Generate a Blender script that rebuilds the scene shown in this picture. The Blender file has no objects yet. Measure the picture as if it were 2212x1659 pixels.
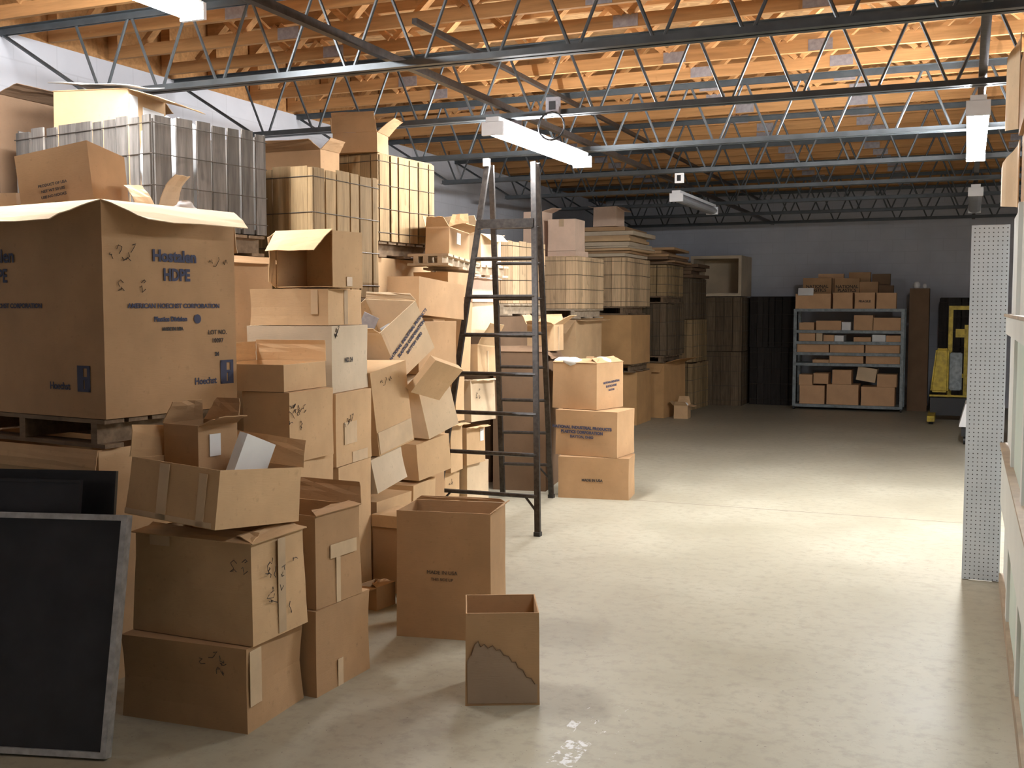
import bpy, bmesh, math, random
from mathutils import Vector, Matrix, Euler, noise
C = bpy.context.scene.collection
SC = bpy.context.scene
R = math.radians

# ------------------------------------------------------------------ camera, world, exposure
F_PX, W_PX = 2350.0, 2212.0
cam_d = bpy.data.cameras.new('camera')
cam_d.sensor_fit = 'HORIZONTAL'; cam_d.sensor_width = 36.0
cam_d.lens = 36.0 * F_PX / W_PX
cam_d.clip_start = 0.05; cam_d.clip_end = 100
cam = bpy.data.objects.new('camera', cam_d); C.objects.link(cam)
cam.location = (0, 0, 1.65)
cam.rotation_euler = (R(90 - 4.004), 0, R(22.67))
SC.camera = cam
world = bpy.data.worlds.new('world'); SC.world = world
world.use_nodes = True
world.node_tree.nodes['Background'].inputs[0].default_value = (0.5, 0.6, 0.8, 1)
world.node_tree.nodes['Background'].inputs[1].default_value = 0.0
SC.view_settings.view_transform = 'Standard'
SC.view_settings.look = 'None'
SC.view_settings.exposure = 0.35
SC.view_settings.gamma = 1.0
SC.view_settings.use_curve_mapping = False
LAMP = 50.0            # strength of a lit fluorescent lens; each fixture scales it
try:
    SC.cycles.use_denoising = True
    SC.cycles.max_bounces = 8; SC.cycles.diffuse_bounces = 4
    SC.cycles.sample_clamp_indirect = 4
except Exception:
    pass

# ------------------------------------------------------------------ materials
def new_mat(name):
    m = bpy.data.materials.new(name); m.use_nodes = True
    nt = m.node_tree; b = nt.nodes['Principled BSDF']
    return m, nt, b
def N(nt, t, **kw):
    n = nt.nodes.new(t)
    for k, v in kw.items():
        if k in n.inputs: n.inputs[k].default_value = v
        else: setattr(n, k, v)
    return n
def mix_rgb(nt, fac, a, b, blend='MIX'):
    n = nt.nodes.new('ShaderNodeMix'); n.data_type = 'RGBA'; n.blend_type = blend
    for sock, v in ((n.inputs[0], fac), (n.inputs[6], a), (n.inputs[7], b)):
        if hasattr(v, 'is_linked') or hasattr(v, 'links'): nt.links.new(v, sock)
        else: sock.default_value = v
    return n.outputs[2]
def ramp(nt, src, p0, p1, c0=(0, 0, 0, 1), c1=(1, 1, 1, 1)):
    n = nt.nodes.new('ShaderNodeValToRGB')
    n.color_ramp.elements[0].position = p0; n.color_ramp.elements[1].position = p1
    n.color_ramp.elements[0].color = c0; n.color_ramp.elements[1].color = c1
    nt.links.new(src, n.inputs[0]); return n.outputs[0]
def mapped(nt, scale, coord='Object'):
    tc = nt.nodes.new('ShaderNodeTexCoord'); mp = nt.nodes.new('ShaderNodeMapping')
    mp.inputs['Scale'].default_value = scale
    nt.links.new(tc.outputs[coord], mp.inputs[0]); return mp.outputs[0]
def noise_tex(nt, vec, scale, detail=3, rough=.55):
    n = nt.nodes.new('ShaderNodeTexNoise'); n.inputs['Scale'].default_value = scale
    n.inputs['Detail'].default_value = detail; n.inputs['Roughness'].default_value = rough
    if vec is not None: nt.links.new(vec, n.inputs['Vector'])
    return n.outputs['Fac']
def bump(nt, b, h, strength, dist=.01):
    n = nt.nodes.new('ShaderNodeBump'); n.inputs['Strength'].default_value = strength; n.inputs['Distance'].default_value = dist
    nt.links.new(h, n.inputs['Height']); nt.links.new(n.outputs[0], b.inputs['Normal'])
def c4(c, k=1.0): return (c[0]*k, c[1]*k, c[2]*k, 1)

def cardboard(name, col, stain=.35):
    m, nt, b = new_mat(name)
    v = mapped(nt, (1, 1, 1))
    big = noise_tex(nt, v, 3.5, 4); small = noise_tex(nt, v, 40, 3)
    c = mix_rgb(nt, ramp(nt, big, .35, .7), c4(col, .88), c4(col, 1.08))
    c = mix_rgb(nt, ramp(nt, small, .62, .8), c, c4(col, .8))
    st = ramp(nt, noise_tex(nt, v, 7, 5, .7), .64, .75)
    f = nt.nodes.new('ShaderNodeMath'); f.operation = 'MULTIPLY'; f.inputs[1].default_value = stain
    nt.links.new(st, f.inputs[0])
    c = mix_rgb(nt, f.outputs[0], c, c4(col, .5))
    nt.links.new(c, b.inputs['Base Color'])
    b.inputs['Roughness'].default_value = .85
    b.inputs['Specular IOR Level'].default_value = .2
    bump(nt, b, noise_tex(nt, mapped(nt, (6, 6, 60)), 4, 2), .12, .004)
    return m
def wood(name, col, spread=.35, grain=(14, 14, 1.2), rough=.8):
    m, nt, b = new_mat(name)
    v = mapped(nt, grain)
    g = noise_tex(nt, v, 2.2, 5, .65)
    c = mix_rgb(nt, ramp(nt, g, .3, .72), c4(col, 1 - spread), c4(col, 1 + spread * .6))
    geo = nt.nodes.new('ShaderNodeNewGeometry')
    c = mix_rgb(nt, ramp(nt, geo.outputs['Random Per Island'], 0, 1, (.68, .66, .64, 1), (1.25, 1.22, 1.18, 1)), (0, 0, 0, 1), c)
    mm = nt.nodes.new('ShaderNodeMix'); mm.data_type = 'RGBA'; mm.blend_type = 'MULTIPLY'; mm.inputs[0].default_value = 1
    nt.links.new(ramp(nt, geo.outputs['Random Per Island'], 0, 1, (.7, .68, .66, 1), (1.2, 1.18, 1.15, 1)), mm.inputs[6])
    c0 = mix_rgb(nt, ramp(nt, g, .3, .72), c4(col, 1 - spread), c4(col, 1 + spread * .6))
    nt.links.new(c0, mm.inputs[7])
    knots = ramp(nt, noise_tex(nt, mapped(nt, (1, 1, .5)), 9, 2), .66, .74)
    kf = nt.nodes.new('ShaderNodeMath'); kf.operation = 'MULTIPLY'; kf.inputs[1].default_value = .45; nt.links.new(knots, kf.inputs[0])
    c = mix_rgb(nt, kf.outputs[0], mm.outputs[2], c4(col, .35))
    nt.links.new(c, b.inputs['Base Color']); b.inputs['Roughness'].default_value = rough
    b.inputs['Specular IOR Level'].default_value = .2
    bump(nt, b, g, .25, .004)
    return m
def paint(name, col, rough=.6, metal=0.0, var=.12, scale=8):
    m, nt, b = new_mat(name)
    n = noise_tex(nt, mapped(nt, (1, 1, 1)), scale, 4)
    nt.links.new(mix_rgb(nt, ramp(nt, n, .3, .7), c4(col, 1 - var), c4(col, 1 + var)), b.inputs['Base Color'])
    b.inputs['Roughness'].default_value = rough; b.inputs['Metallic'].default_value = metal
    bump(nt, b, noise_tex(nt, mapped(nt, (1, 1, 1)), scale * 6, 3), .08, .003)
    return m
M = {
    'tan': cardboard('cardboard_tan', (.60, .40, .22)),
    'brown': cardboard('cardboard_brown', (.46, .285, .15)),
    'pale': cardboard('cardboard_pale', (.68, .52, .34)),
    'grey': cardboard('cardboard_grey', (.60, .49, .35)),
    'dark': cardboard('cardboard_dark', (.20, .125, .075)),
    'pink': cardboard('cardboard_pink', (.70, .51, .38)),
    'orange': cardboard('cardboard_orange', (.55, .32, .14)),
    'torn': cardboard('torn_cardboard', (.37, .27, .19)), 'shelfbox': cardboard('shelf_carton_board', (.66, .41, .23)),
    'tape': paint('packing_tape', (.46, .33, .2), .35),
    'tapepale': paint('pale_tape', (.60, .44, .27), .4),
    'white': paint('white_paper', (.8, .8, .78), .7, 0, .05),
    'ink': paint('blue_ink', (.05, .055, .1), .8),
    'inkdark': paint('dark_ink', (.05, .04, .035), .8),
    'crate': wood('crate_wood', (.38, .265, .14)),
    'cratey': wood('crate_wood_yellow', (.68, .49, .30), .25),
    'crategrey': wood('crate_wood_weathered', (.20, .185, .17), .45),
    'cratedark': wood('crate_wood_dark', (.17, .125, .08), .4),
    'pallet': wood('pallet_wood', (.27, .19, .12), .4, (1.5, 9, 9)),
    'palletpale': wood('pallet_wood_pale', (.58, .47, .34), .3, (1.5, 9, 9)),
    'lumber': wood('roof_lumber', (.55, .295, .12), .3, (.8, 12, 12)),
    'nearblack': wood('near_black_wood', (.035, .03, .027), .4),  # near-black wood for the dark crates by the far wall
    'wire': paint('wire_band', (.10, .085, .07), .5, .6),
    'steel': paint('joist_steel', (.07, .08, .085), .42, .3, .2),
    'galv': paint('galvanised_plate', (.32, .31, .33), .45, .5, .2, 30),
    'ladder': paint('ladder_metal', (.034, .028, .024), .38, .3, .6, 30),
    'shelfgrey': paint('shelf_metal', (.20, .23, .24), .5, .2, .3, 20),
    'yellow': paint('worn_yellow_paint', (.45, .33, .03), .5, .1, .35, 14),
    'black': paint('black_rubber', (.015, .015, .016), .5),
    'blackpanel': paint('dark_panel', (.022, .022, .026), .35, 0, .4, 5),
    'alu': paint('aluminium_edge', (.5, .5, .5), .4, .5, .3, 20),
    'bluebin': paint('blue_black_plastic', (.02, .03, .07), .35),
    'plastic': paint('white_plastic', (.85, .85, .84), .3, 0, .04),
    'fixture': paint('fixture_enamel', (.75, .76, .78), .35, 0, .05),
    'lensoff': paint('dark_lens', (.3, .31, .33), .3),
    'ledge': paint('ledge_brown', (.33, .25, .17), .6, 0, .2),
    'panelwhite': paint('wall_panel_white', (.62, .63, .58), .5, 0, .05, 3),
    'panelgreen': paint('wall_panel_green', (.52, .60, .52), .5, 0, .05, 3),
}
def lamp_mat(name, s):
    m, nt, b = new_mat(name)
    b.inputs['Base Color'].default_value = (.9, .9, .92, 1)
    b.inputs['Emission Color'].default_value = (.95, .97, 1.0, 1)
    b.inputs['Emission Strength'].default_value = s
    return m
M['lamp'] = lamp_mat('lit_lens', LAMP); M['lamp_corner'] = lamp_mat('lit_lens_corner', LAMP * 2.4); M['lamp_middle'] = lamp_mat('lit_lens_middle', LAMP * 1.7); M['lamp_aisle'] = lamp_mat('lit_lens_aisle', LAMP * 3.9); M['lamp_near'] = lamp_mat('lit_lens_near', LAMP * .5)  # strength per fixture is fitted to the brightness wanted around it
def floor_mat():
    m, nt, b = new_mat('concrete_floor')
    v = mapped(nt, (1, 1, 1))
    a = noise_tex(nt, v, .9, 6, .6); f = noise_tex(nt, v, 14, 5, .65)
    c = mix_rgb(nt, ramp(nt, a, .3, .7), (.325, .295, .215, 1), (.415, .385, .295, 1))
    c = mix_rgb(nt, ramp(nt, f, .48, .75), c, (.29, .26, .195, 1))
    st = ramp(nt, noise_tex(nt, v, 2.3, 6, .7), .58, .72)
    c = mix_rgb(nt, st, c, (.32, .285, .21, 1))
    sp = ramp(nt, noise_tex(nt, v, 60, 2), .70, .74)
    c = mix_rgb(nt, sp, c, (.18, .15, .12, 1))
    # control joint across the floor and white scuffs in front of the small carton
    sx = nt.nodes.new('ShaderNodeSeparateXYZ'); nt.links.new(v, sx.inputs[0])
    def band(src, lo, hi):
        x = nt.nodes.new('ShaderNodeMath'); x.operation = 'GREATER_THAN'; x.inputs[1].default_value = lo; nt.links.new(src, x.inputs[0])
        y = nt.nodes.new('ShaderNodeMath'); y.operation = 'LESS_THAN'; y.inputs[1].default_value = hi; nt.links.new(src, y.inputs[0])
        z = nt.nodes.new('ShaderNodeMath'); z.operation = 'MULTIPLY'; nt.links.new(x.outputs[0], z.inputs[0]); nt.links.new(y.outputs[0], z.inputs[1]); return z.outputs[0]
    def mul(p, q):
        z = nt.nodes.new('ShaderNodeMath'); z.operation = 'MULTIPLY'; nt.links.new(p, z.inputs[0]); nt.links.new(q, z.inputs[1]); return z.outputs[0]
    c = mix_rgb(nt, band(sx.outputs['Y'], 8.955, 8.968), c, (.15, .12, .09, 1))
    def patch(x0, x1, y0, y1, sc, lo, hi):
        return mul(mul(band(sx.outputs['X'], x0, x1), band(sx.outputs['Y'], y0, y1)), ramp(nt, noise_tex(nt, mapped(nt, sc), 3.2, 4, .7), lo, hi))
    for pt in (patch(-1.37, -1.27, 3.60, 3.84, (8, 8, 1), .50, .56), patch(-1.42, -1.38, 3.95, 4.02, (9, 9, 1), .42, .5), patch(-1.42, -1.12, 3.70, 4.25, (12, 2.5, 1), .64, .68)):
        c = mix_rgb(nt, pt, c, (.66, .66, .64, 1))
    nt.links.new(c, b.inputs['Base Color'])
    nt.links.new(ramp(nt, a, .2, .8, (.42, .42, .42, 1), (.6, .6, .6, 1)), b.inputs['Roughness'])
    b.inputs['Specular IOR Level'].default_value = .35
    bump(nt, b, f, .06, .004)
    return m
def block_mat(name, col):
    m, nt, b = new_mat(name)
    n = noise_tex(nt, mapped(nt, (1, 1, 1)), 2.5, 4)
    br = nt.nodes.new('ShaderNodeTexBrick'); br.inputs['Scale'].default_value = 1.0
    br.inputs['Brick Width'].default_value = .4; br.inputs['Row Height'].default_value = .2; br.inputs['Mortar Size'].default_value = .006
    br.inputs['Color1'].default_value = c4(col); br.inputs['Color2'].default_value = c4(col, .96); br.inputs['Mortar'].default_value = c4(col, .86)
    tc = nt.nodes.new('ShaderNodeTexCoord'); sep = nt.nodes.new('ShaderNodeSeparateXYZ'); cmb = nt.nodes.new('ShaderNodeCombineXYZ')
    nt.links.new(tc.outputs['Object'], sep.inputs[0])
    ad = nt.nodes.new('ShaderNodeMath'); nt.links.new(sep.outputs[0], ad.inputs[0]); nt.links.new(sep.outputs[1], ad.inputs[1])
    nt.links.new(ad.outputs[0], cmb.inputs[0]); nt.links.new(sep.outputs[2], cmb.inputs[1]); nt.links.new(cmb.outputs[0], br.inputs['Vector'])
    nt.links.new(mix_rgb(nt, ramp(nt, n, .3, .75), br.outputs['Color'], c4(col, .85)), b.inputs['Base Color'])
    b.inputs['Roughness'].default_value = .75
    return m
def osb_mat():
    m, nt, b = new_mat('osb_deck')
    vo = nt.nodes.new('ShaderNodeTexVoronoi'); vo.inputs['Scale'].default_value = 16; nt.links.new(mapped(nt, (1, 3, 1)), vo.inputs['Vector'])
    g = nt.nodes.new('ShaderNodeSeparateColor'); nt.links.new(vo.outputs['Color'], g.inputs[0])
    nt.links.new(ramp(nt, g.outputs[0], 0, 1, (.36, .20, .08, 1), (.60, .37, .17, 1)), b.inputs['Base Color'])
    b.inputs['Roughness'].default_value = .8
    return m
def pegboard_mat():
    m, nt, b = new_mat('pegboard')
    sx = nt.nodes.new('ShaderNodeSeparateXYZ'); nt.links.new(mapped(nt, (1, 1, 1)), sx.inputs[0])
    def cell(src):
        a = nt.nodes.new('ShaderNodeMath'); a.operation = 'DIVIDE'; a.inputs[1].default_value = .0254; nt.links.new(src, a.inputs[0])
        f = nt.nodes.new('ShaderNodeMath'); f.operation = 'FRACT'; nt.links.new(a.outputs[0], f.inputs[0])
        s = nt.nodes.new('ShaderNodeMath'); s.operation = 'SUBTRACT'; s.inputs[1].default_value = .5; nt.links.new(f.outputs[0], s.inputs[0])
        p = nt.nodes.new('ShaderNodeMath'); p.operation = 'POWER'; p.inputs[1].default_value = 2; nt.links.new(s.outputs[0], p.inputs[0]); return p.outputs[0]
    ad = nt.nodes.new('ShaderNodeMath'); nt.links.new(cell(sx.outputs['X']), ad.inputs[0]); nt.links.new(cell(sx.outputs['Z']), ad.inputs[1])
    lt = nt.nodes.new('ShaderNodeMath'); lt.operation = 'LESS_THAN'; lt.inputs[1].default_value = .020; nt.links.new(ad.outputs[0], lt.inputs[0])
    base = mix_rgb(nt, ramp(nt, noise_tex(nt, mapped(nt, (1, 1, 1)), 5), .3, .7), (.52, .56, .60, 1), (.6, .64, .68, 1))
    nt.links.new(mix_rgb(nt, lt.outputs[0], base, (.05, .05, .05, 1)), b.inputs['Base Color'])
    b.inputs['Roughness'].default_value = .55
    return m
M['floor'] = floor_mat(); M['wall'] = block_mat('painted_block_wall', (.66, .67, .71)); M['farwall'] = block_mat('painted_far_wall', (.62, .63, .68))
M['osb'] = osb_mat(); M['peg'] = pegboard_mat()

# ------------------------------------------------------------------ helpers
def mesh_obj(name, bm, mat, parent=None, smooth=False, loc=None, rot=None):
    bmesh.ops.recalc_face_normals(bm, faces=bm.faces)
    me = bpy.data.meshes.new(name); bm.to_mesh(me); bm.free()
    if smooth:
        for p in me.polygons: p.use_smooth = True
    o = bpy.data.objects.new(name, me); C.objects.link(o)
    for m in (mat if isinstance(mat, (list, tuple)) else [mat]): me.materials.append(m)
    if parent: o.parent = parent
    if loc is not None: o.location = loc
    if rot is not None: o.rotation_euler = rot
    return o
LABELS = set()
def tag(o, label, cat, group=None):
    o['label'] = label; o['category'] = cat
    if group: o['group'] = group
    return o
def thing(name, label, cat, loc=(0, 0, 0), rot=(0, 0, 0), group=None):
    o = bpy.data.objects.new(name, None); C.objects.link(o); o.empty_display_size = .1
    o.location = loc; o.rotation_euler = rot
    return tag(o, label, cat, group)
def struct(name, bm, mat):
    o = mesh_obj(name, bm, mat); o['kind'] = 'structure'; return o
def box(bm, x0, x1, y0, y1, z0, z1, mt=None):
    vs = [bm.verts.new((x, y, z)) for z in (z0, z1) for y in (y0, y1) for x in (x0, x1)]
    for f in ((0, 2, 3, 1), (4, 5, 7, 6), (0, 1, 5, 4), (2, 6, 7, 3), (0, 4, 6, 2), (1, 3, 7, 5)):
        fc = bm.faces.new([vs[i] for i in f])
        if mt: fc.material_index = mt
    return vs
def B(*a):
    bm = bmesh.new(); box(bm, *a); return bm
def bar(bm, p, q, w, h=None, up=(0, 0, 1)):
    """a rectangular bar from p to q"""
    p, q = Vector(p), Vector(q); d = (q - p).normalized(); up = Vector(up)
    if abs(d.dot(up)) > .98: up = Vector((0, 1, 0))
    s = d.cross(up).normalized(); u = s.cross(d); h = h or w
    vs = [bm.verts.new(e + s * a * w / 2 + u * b * h / 2) for e in (p, q) for a, b in ((-1, -1), (1, -1), (1, 1), (-1, 1))]
    for f in ((0, 1, 2, 3), (7, 6, 5, 4), (0, 4, 5, 1), (1, 5, 6, 2), (2, 6, 7, 3), (3, 7, 4, 0)): bm.faces.new([vs[i] for i in f])
def tube(bm, pts, r, n=8, closed=False):
    pts = [Vector(p) for p in pts]; rings = []
    for i, p in enumerate(pts):
        d = (pts[min(i + 1, len(pts) - 1)] - pts[max(i - 1, 0)]).normalized()
        up = Vector((0, 0, 1)) if abs(d.z) < .9 else Vector((0, 1, 0))
        s = d.cross(up).normalized(); u = s.cross(d)
        rings.append([bm.verts.new(p + s * math.cos(k * 2 * math.pi / n) * r + u * math.sin(k * 2 * math.pi / n) * r) for k in range(n)])
    for a, b in zip(rings, rings[1:]):
        for k in range(n): bm.faces.new((a[k], a[(k + 1) % n], b[(k + 1) % n], b[k]))
    bm.faces.new(rings[0][::-1]); bm.faces.new(rings[-1])
def lathe(bm, prof, n=20):
    rings = [[bm.verts.new((r * math.cos(k * 2 * math.pi / n), r * math.sin(k * 2 * math.pi / n), z)) for k in range(n)] for r, z in prof]
    for a, b in zip(rings, rings[1:]):
        for k in range(n): bm.faces.new((a[k], a[(k + 1) % n], b[(k + 1) % n], b[k]))
    bm.faces.new(rings[0][::-1]); bm.faces.new(rings[-1])
def lettering(parent, text, loc, rot, size, mat, name='lettering', align='CENTER', bold=0.0, xs=1.0):
    cu = bpy.data.curves.new(name, 'FONT'); cu.body = text; cu.size = size; cu.align_x = align; cu.align_y = 'CENTER'
    cu.extrude = .0004; cu.offset = bold; cu.space_line = .9; cu.resolution_u = 3
    cu.materials.append(mat)
    tmp = bpy.data.objects.new(name, cu); C.objects.link(tmp)
    bpy.context.view_layer.update()
    me = bpy.data.meshes.new_from_object(tmp.evaluated_get(bpy.context.evaluated_depsgraph_get()))
    bpy.data.objects.remove(tmp); bpy.data.curves.remove(cu); me.name = name
    o = bpy.data.objects.new(name, me); C.objects.link(o); o.parent = parent; o.location = loc; o.rotation_euler = rot
    o.scale = (xs, 1, 1)
    return o

# ------------------------------------------------------------------ cartons
def carton(name, label, pos, dim, rot=(0, 0, 0), mat='tan', cat='box', group=None, opening=None, flaps=None, tape=None,
           bulge=.006, texts=(), labels=(), t=.005, parts=True, scrawl=None, flapmat=None):
    """A carton whose near lower corner is the origin: it runs to -x (w), +y (l) and +z (h)."""
    w, l, h = dim; rnd = random.Random(label)
    root = thing(name, label, cat, pos, (R(rot[1]), R(rot[2]), R(rot[0])), group)
    if opening == 'front':
        W_, L_, H_ = w, h, l
        tf = lambda v: Vector((v[0], l - v[2], v[1]))
    else:
        W_, L_, H_ = w, l, h
        tf = lambda v: Vector(v)
    bm = bmesh.new()
    if opening is None:
        box(bm, -W_, 0, 0, L_, 0, H_)
    else:
        o_ = [(-W_, 0), (0, 0), (0, L_), (-W_, L_)]
        i_ = [(-W_ + t, t), (-t, t), (-t, L_ - t), (-W_ + t, L_ - t)]
        ob = [bm.verts.new((x, y, 0)) for x, y in o_]; ot = [bm.verts.new((x, y, H_)) for x, y in o_]
        ib = [bm.verts.new((x, y, t)) for x, y in i_]; it = [bm.verts.new((x, y, H_)) for x, y in i_]
        bm.faces.new(ob[::-1]); bm.faces.new(ib)
        for k in range(4):
            j = (k + 1) % 4
            bm.faces.new((ob[k], ob[j], ot[j], ot[k])); bm.faces.new((ib[j], ib[k], it[k], it[j])); bm.faces.new((ot[k], ot[j], it[j], it[k]))
    if bulge:
        bmesh.ops.subdivide_edges(bm, edges=[e for e in bm.edges if e.calc_length() > .12], cuts=3, use_grid_fill=True)
        off = Vector((rnd.random() * 50, rnd.random() * 50, rnd.random() * 50))
        for v in bm.verts:
            p = v.co; c = Vector((-W_ / 2, L_ / 2, p.z)); dz = 1.0 if opening else math.sin(max(0, min(1, p.z / H_)) * math.pi)
            if opening: dz = min(1, p.z / H_ * 1.2)
            k = (noise.noise(p * 5 + off) * .5 + .5) * bulge * dz
            d = c - p; d.z = 0
            sx = 1 if abs(p.x + W_ / 2) > W_ / 2 - t * 1.5 else 0; sy = 1 if abs(p.y - L_ / 2) > L_ / 2 - t * 1.5 else 0
            v.co = p + Vector((math.copysign(k, d.x) * sx, math.copysign(k, d.y) * sy, 0))
    for v in bm.verts: v.co = tf(v.co)
    body = mesh_obj('carton_body', bm, M[mat], root)
    ed = {'f': ((-W_, 0), (0, 0), (0, -1)), 'r': ((0, 0), (0, L_), (1, 0)), 'b': ((0, L_), (-W_, L_), (0, 1)), 'l': ((-W_, L_), (-W_, 0), (-1, 0))}
    for side, fl in (flaps or {}).items():
        ln, ang = fl[0], fl[1]; curl = fl[2] if len(fl) > 2 else rnd.uniform(-8, 8); cut = fl[3] if len(fl) > 3 else .03
        (ax, ay), (bx, by), (ox, oy) = ed[side]
        bm = bmesh.new(); rows = []; n = 5; tt = .004
        a = Vector((ax, ay, H_)); b = Vector((bx, by, H_)); o = Vector((ox, oy, 0)); u = Vector((0, 0, 1)); along = (b - a).normalized()
        eps = .002
        a = a + along * eps; b = b - along * eps
        cur_a = R(ang); p = o * .0015; pts = [(p.copy(), cur_a)]
        for s in range(n):
            p = p + (u * math.cos(cur_a) + o * math.sin(cur_a)) * (ln / n); cur_a += R(curl) / n; pts.append((p.copy(), cur_a))
        seg = 4
        for i, (q, an) in enumerate(pts):
            nrm = u * math.sin(an) * -1 + o * math.cos(an)
            ins = cut * i / n
            row = []
            for k in range(seg + 1):
                e = a + along * ins + ((b - a) - along * 2 * ins) * (k / seg)
                wv = noise.noise(Vector((k * .9, i * .7, rnd.random() * 0 + ln * 31 + ax * 7))) * .012 * (i / n)
                row.append((bm.verts.new(tf(e + q + nrm * wv)), bm.verts.new(tf(e + q + nrm * (wv + tt)))))
            rows.append(row)
        for r0, r1 in zip(rows, rows[1:]):
            for k in range(seg):
                bm.faces.new((r0[k][0], r0[k + 1][0], r1[k + 1][0], r1[k][0])); bm.faces.new((r0[k][1], r1[k][1], r1[k + 1][1], r0[k + 1][1]))
            for k in (0, seg): bm.faces.new((r0[k][0], r1[k][0], r1[k][1], r0[k][1]))
        for r_ in (rows[0], rows[-1]):
            for k in range(seg): bm.faces.new((r_[k][0], r_[k + 1][0], r_[k + 1][1], r_[k][1]))
        mesh_obj('flap', bm, M[flapmat or mat], root)
    e = .0022
    for tp in (tape or ()):
        if tp == 'top':       # along the closed top seam and down both ends
            bm = bmesh.new(); x = -w / 2
            box(bm, x - .03, x + .03, -.0005, l + .0005, h, h + .0015); box(bm, x - .03, x + .03, -e, -.0004, h - .09, h + .0015)
            mesh_obj('tape', bm, M['tape'], body)
        elif tp == 'right':   # vertical tape on the right-hand face
            mesh_obj('tape', B(0, e, l * .45, l * .45 + .05, h * .02, h * .98), M['tape'], body)
        elif tp == 'front':
            mesh_obj('tape', B(-w * .55, -w * .55 + .05, -e, 0, h * .02, h * .98), M['tapepale'], body)
        elif isinstance(tp, tuple):   # face, u, v, du, dv
            f, u_, v_, du, dv = tp
            bb = B(-w + u_, -w + u_ + du, -e, 0, v_, v_ + dv) if f == 'f' else B(0, e, u_, u_ + du, v_, v_ + dv)
            mesh_obj('tape', bb, M['tapepale'], body)
    for f, u_, v_, du, dv in labels:
        bb = B(-w + u_, -w + u_ + du, -e, 0, v_, v_ + dv) if f == 'f' else B(0, e, u_, u_ + du, v_, v_ + dv)
        mesh_obj('paper_label', bb, M['white'], body)
    for tx in texts:
        f, s, u_, v_, size = tx[:5]; ink = tx[5] if len(tx) > 5 else 'ink'; ang = tx[6] if len(tx) > 6 else 0; bold = tx[7] if len(tx) > 7 else .0015; xs = tx[8] if len(tx) > 8 else 1
        loc = (-w + u_, -e, v_) if f == 'f' else (e, u_, v_)
        rt = (Matrix.Rotation(R(90), 4, 'Z') if f == 'r' else Matrix()) @ Matrix.Rotation(R(90), 4, 'X') @ Matrix.Rotation(R(ang), 4, 'Z')
        lettering(body, s, loc, rt.to_euler(), size, M[ink], bold=bold, xs=xs)
    for (f, u_, v_, sw, sh, n) in (scrawl or ()):
        bm = bmesh.new(); rr = random.Random(n)
        for _ in range(n):
            px, py = u_ + rr.random() * sw, v_ + rr.random() * sh; pts = []
            for k in range(5):
                pts.append((-w + px, -e, py) if f == 'f' else (e, px, py)); px += rr.uniform(-.018, .022); py += rr.uniform(-.02, .02)
            tube(bm, pts, .0016, 4)
        mesh_obj('marker_writing', bm, M['inkdark'], body)
    return root

# ------------------------------------------------------------------ wire-bound crates and pallets
def crate(label, pos, dim, yaw=0, mat='crate', group='wirebound crates', gaps=.006, floor_z=.03, seed=1, name='wirebound_crate', lid=False):
    w, l, h = dim; rnd = random.Random(seed)
    root = thing(name, label, 'crate', pos, (0, 0, R(yaw)), group)
    th = .012
    for side in 'frbl':
        bm = bmesh.new(); run = w if side in 'fb' else l; s = 0.0
        while s < run - .02:
            bw = min(rnd.uniform(.09, .17), run - s); g = rnd.uniform(.001, gaps * 1.4) if rnd.random() < .8 else gaps * 3
            top = h - rnd.uniform(0, .018); a, b = s + g / 2, s + bw - g / 2
            if b - a > .01:
                if side == 'f': box(bm, -w + a, -w + b, 0, th, 0, top)
                if side == 'b': box(bm, -w + a, -w + b, l - th, l, 0, top)
                if side == 'r': box(bm, -th, 0, a + th * 1.2, b if b < l - th * 1.3 else l - th * 1.3, 0, top)
                if side == 'l': box(bm, -w, -w + th, a + th * 1.2, b if b < l - th * 1.3 else l - th * 1.3, 0, top)
            s += bw
        mesh_obj('slat_panel', bm, M[mat], root)
    mesh_obj('floor_panel', B(-w + .02, -.02, .02, l - .02, .004, floor_z), M[mat], root)
    for x, y in ((-.014, .014), (-.014, l - .054), (-w + .014 + .04, .014), (-w + .054, l - .054)):
        mesh_obj('corner_post', B(x - .04, x, y, y + .04, floor_z, h - .03), M[mat], root)
    if lid: mesh_obj('lid_panel', B(-w + .015, -.015, .015, l - .015, h - .012, h), M[mat], root)
    for k in range(4):
        z = h * (.1 + .27 * k); e = .003; bm = bmesh.new()
        q = [(-w - e, -e), (-w / 2, -e), (e, -e), (e, l / 2), (e, l + e), (-w / 2, l + e), (-w - e, l + e), (-w - e, -e + .001)]
        tube(bm, [(x, y, z + rnd.uniform(-.006, .006)) for x, y in q], .0028, 5)
        mesh_obj('wire_band', bm, M['wire'], root)
    return root
def pallet(label, pos, dim, yaw=0, mat='pallet', group=None, tilt=(0, 0), along='x'):
    w, l, h = dim
    root = thing('pallet', label, 'pallet', pos, (R(tilt[0]), R(tilt[1]), R(yaw)), group)
    n = 6
    for k in range(n):
        y = l * k / n
        mesh_obj('deck_board', B(-w, 0, y, y + l / n - .025, h - .018, h), M[mat], root)
    for x in (-.05, -w / 2, -w + .05 + .04):
        mesh_obj('stringer', B(x - .04, x, 0, l - .025, .018, h - .018), M[mat], root)
    for y in (0, l / 2 - .05, l - .13):
        mesh_obj('bottom_board', B(-w, 0, y, y + .1, 0, .018), M[mat], root)
    return root

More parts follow.
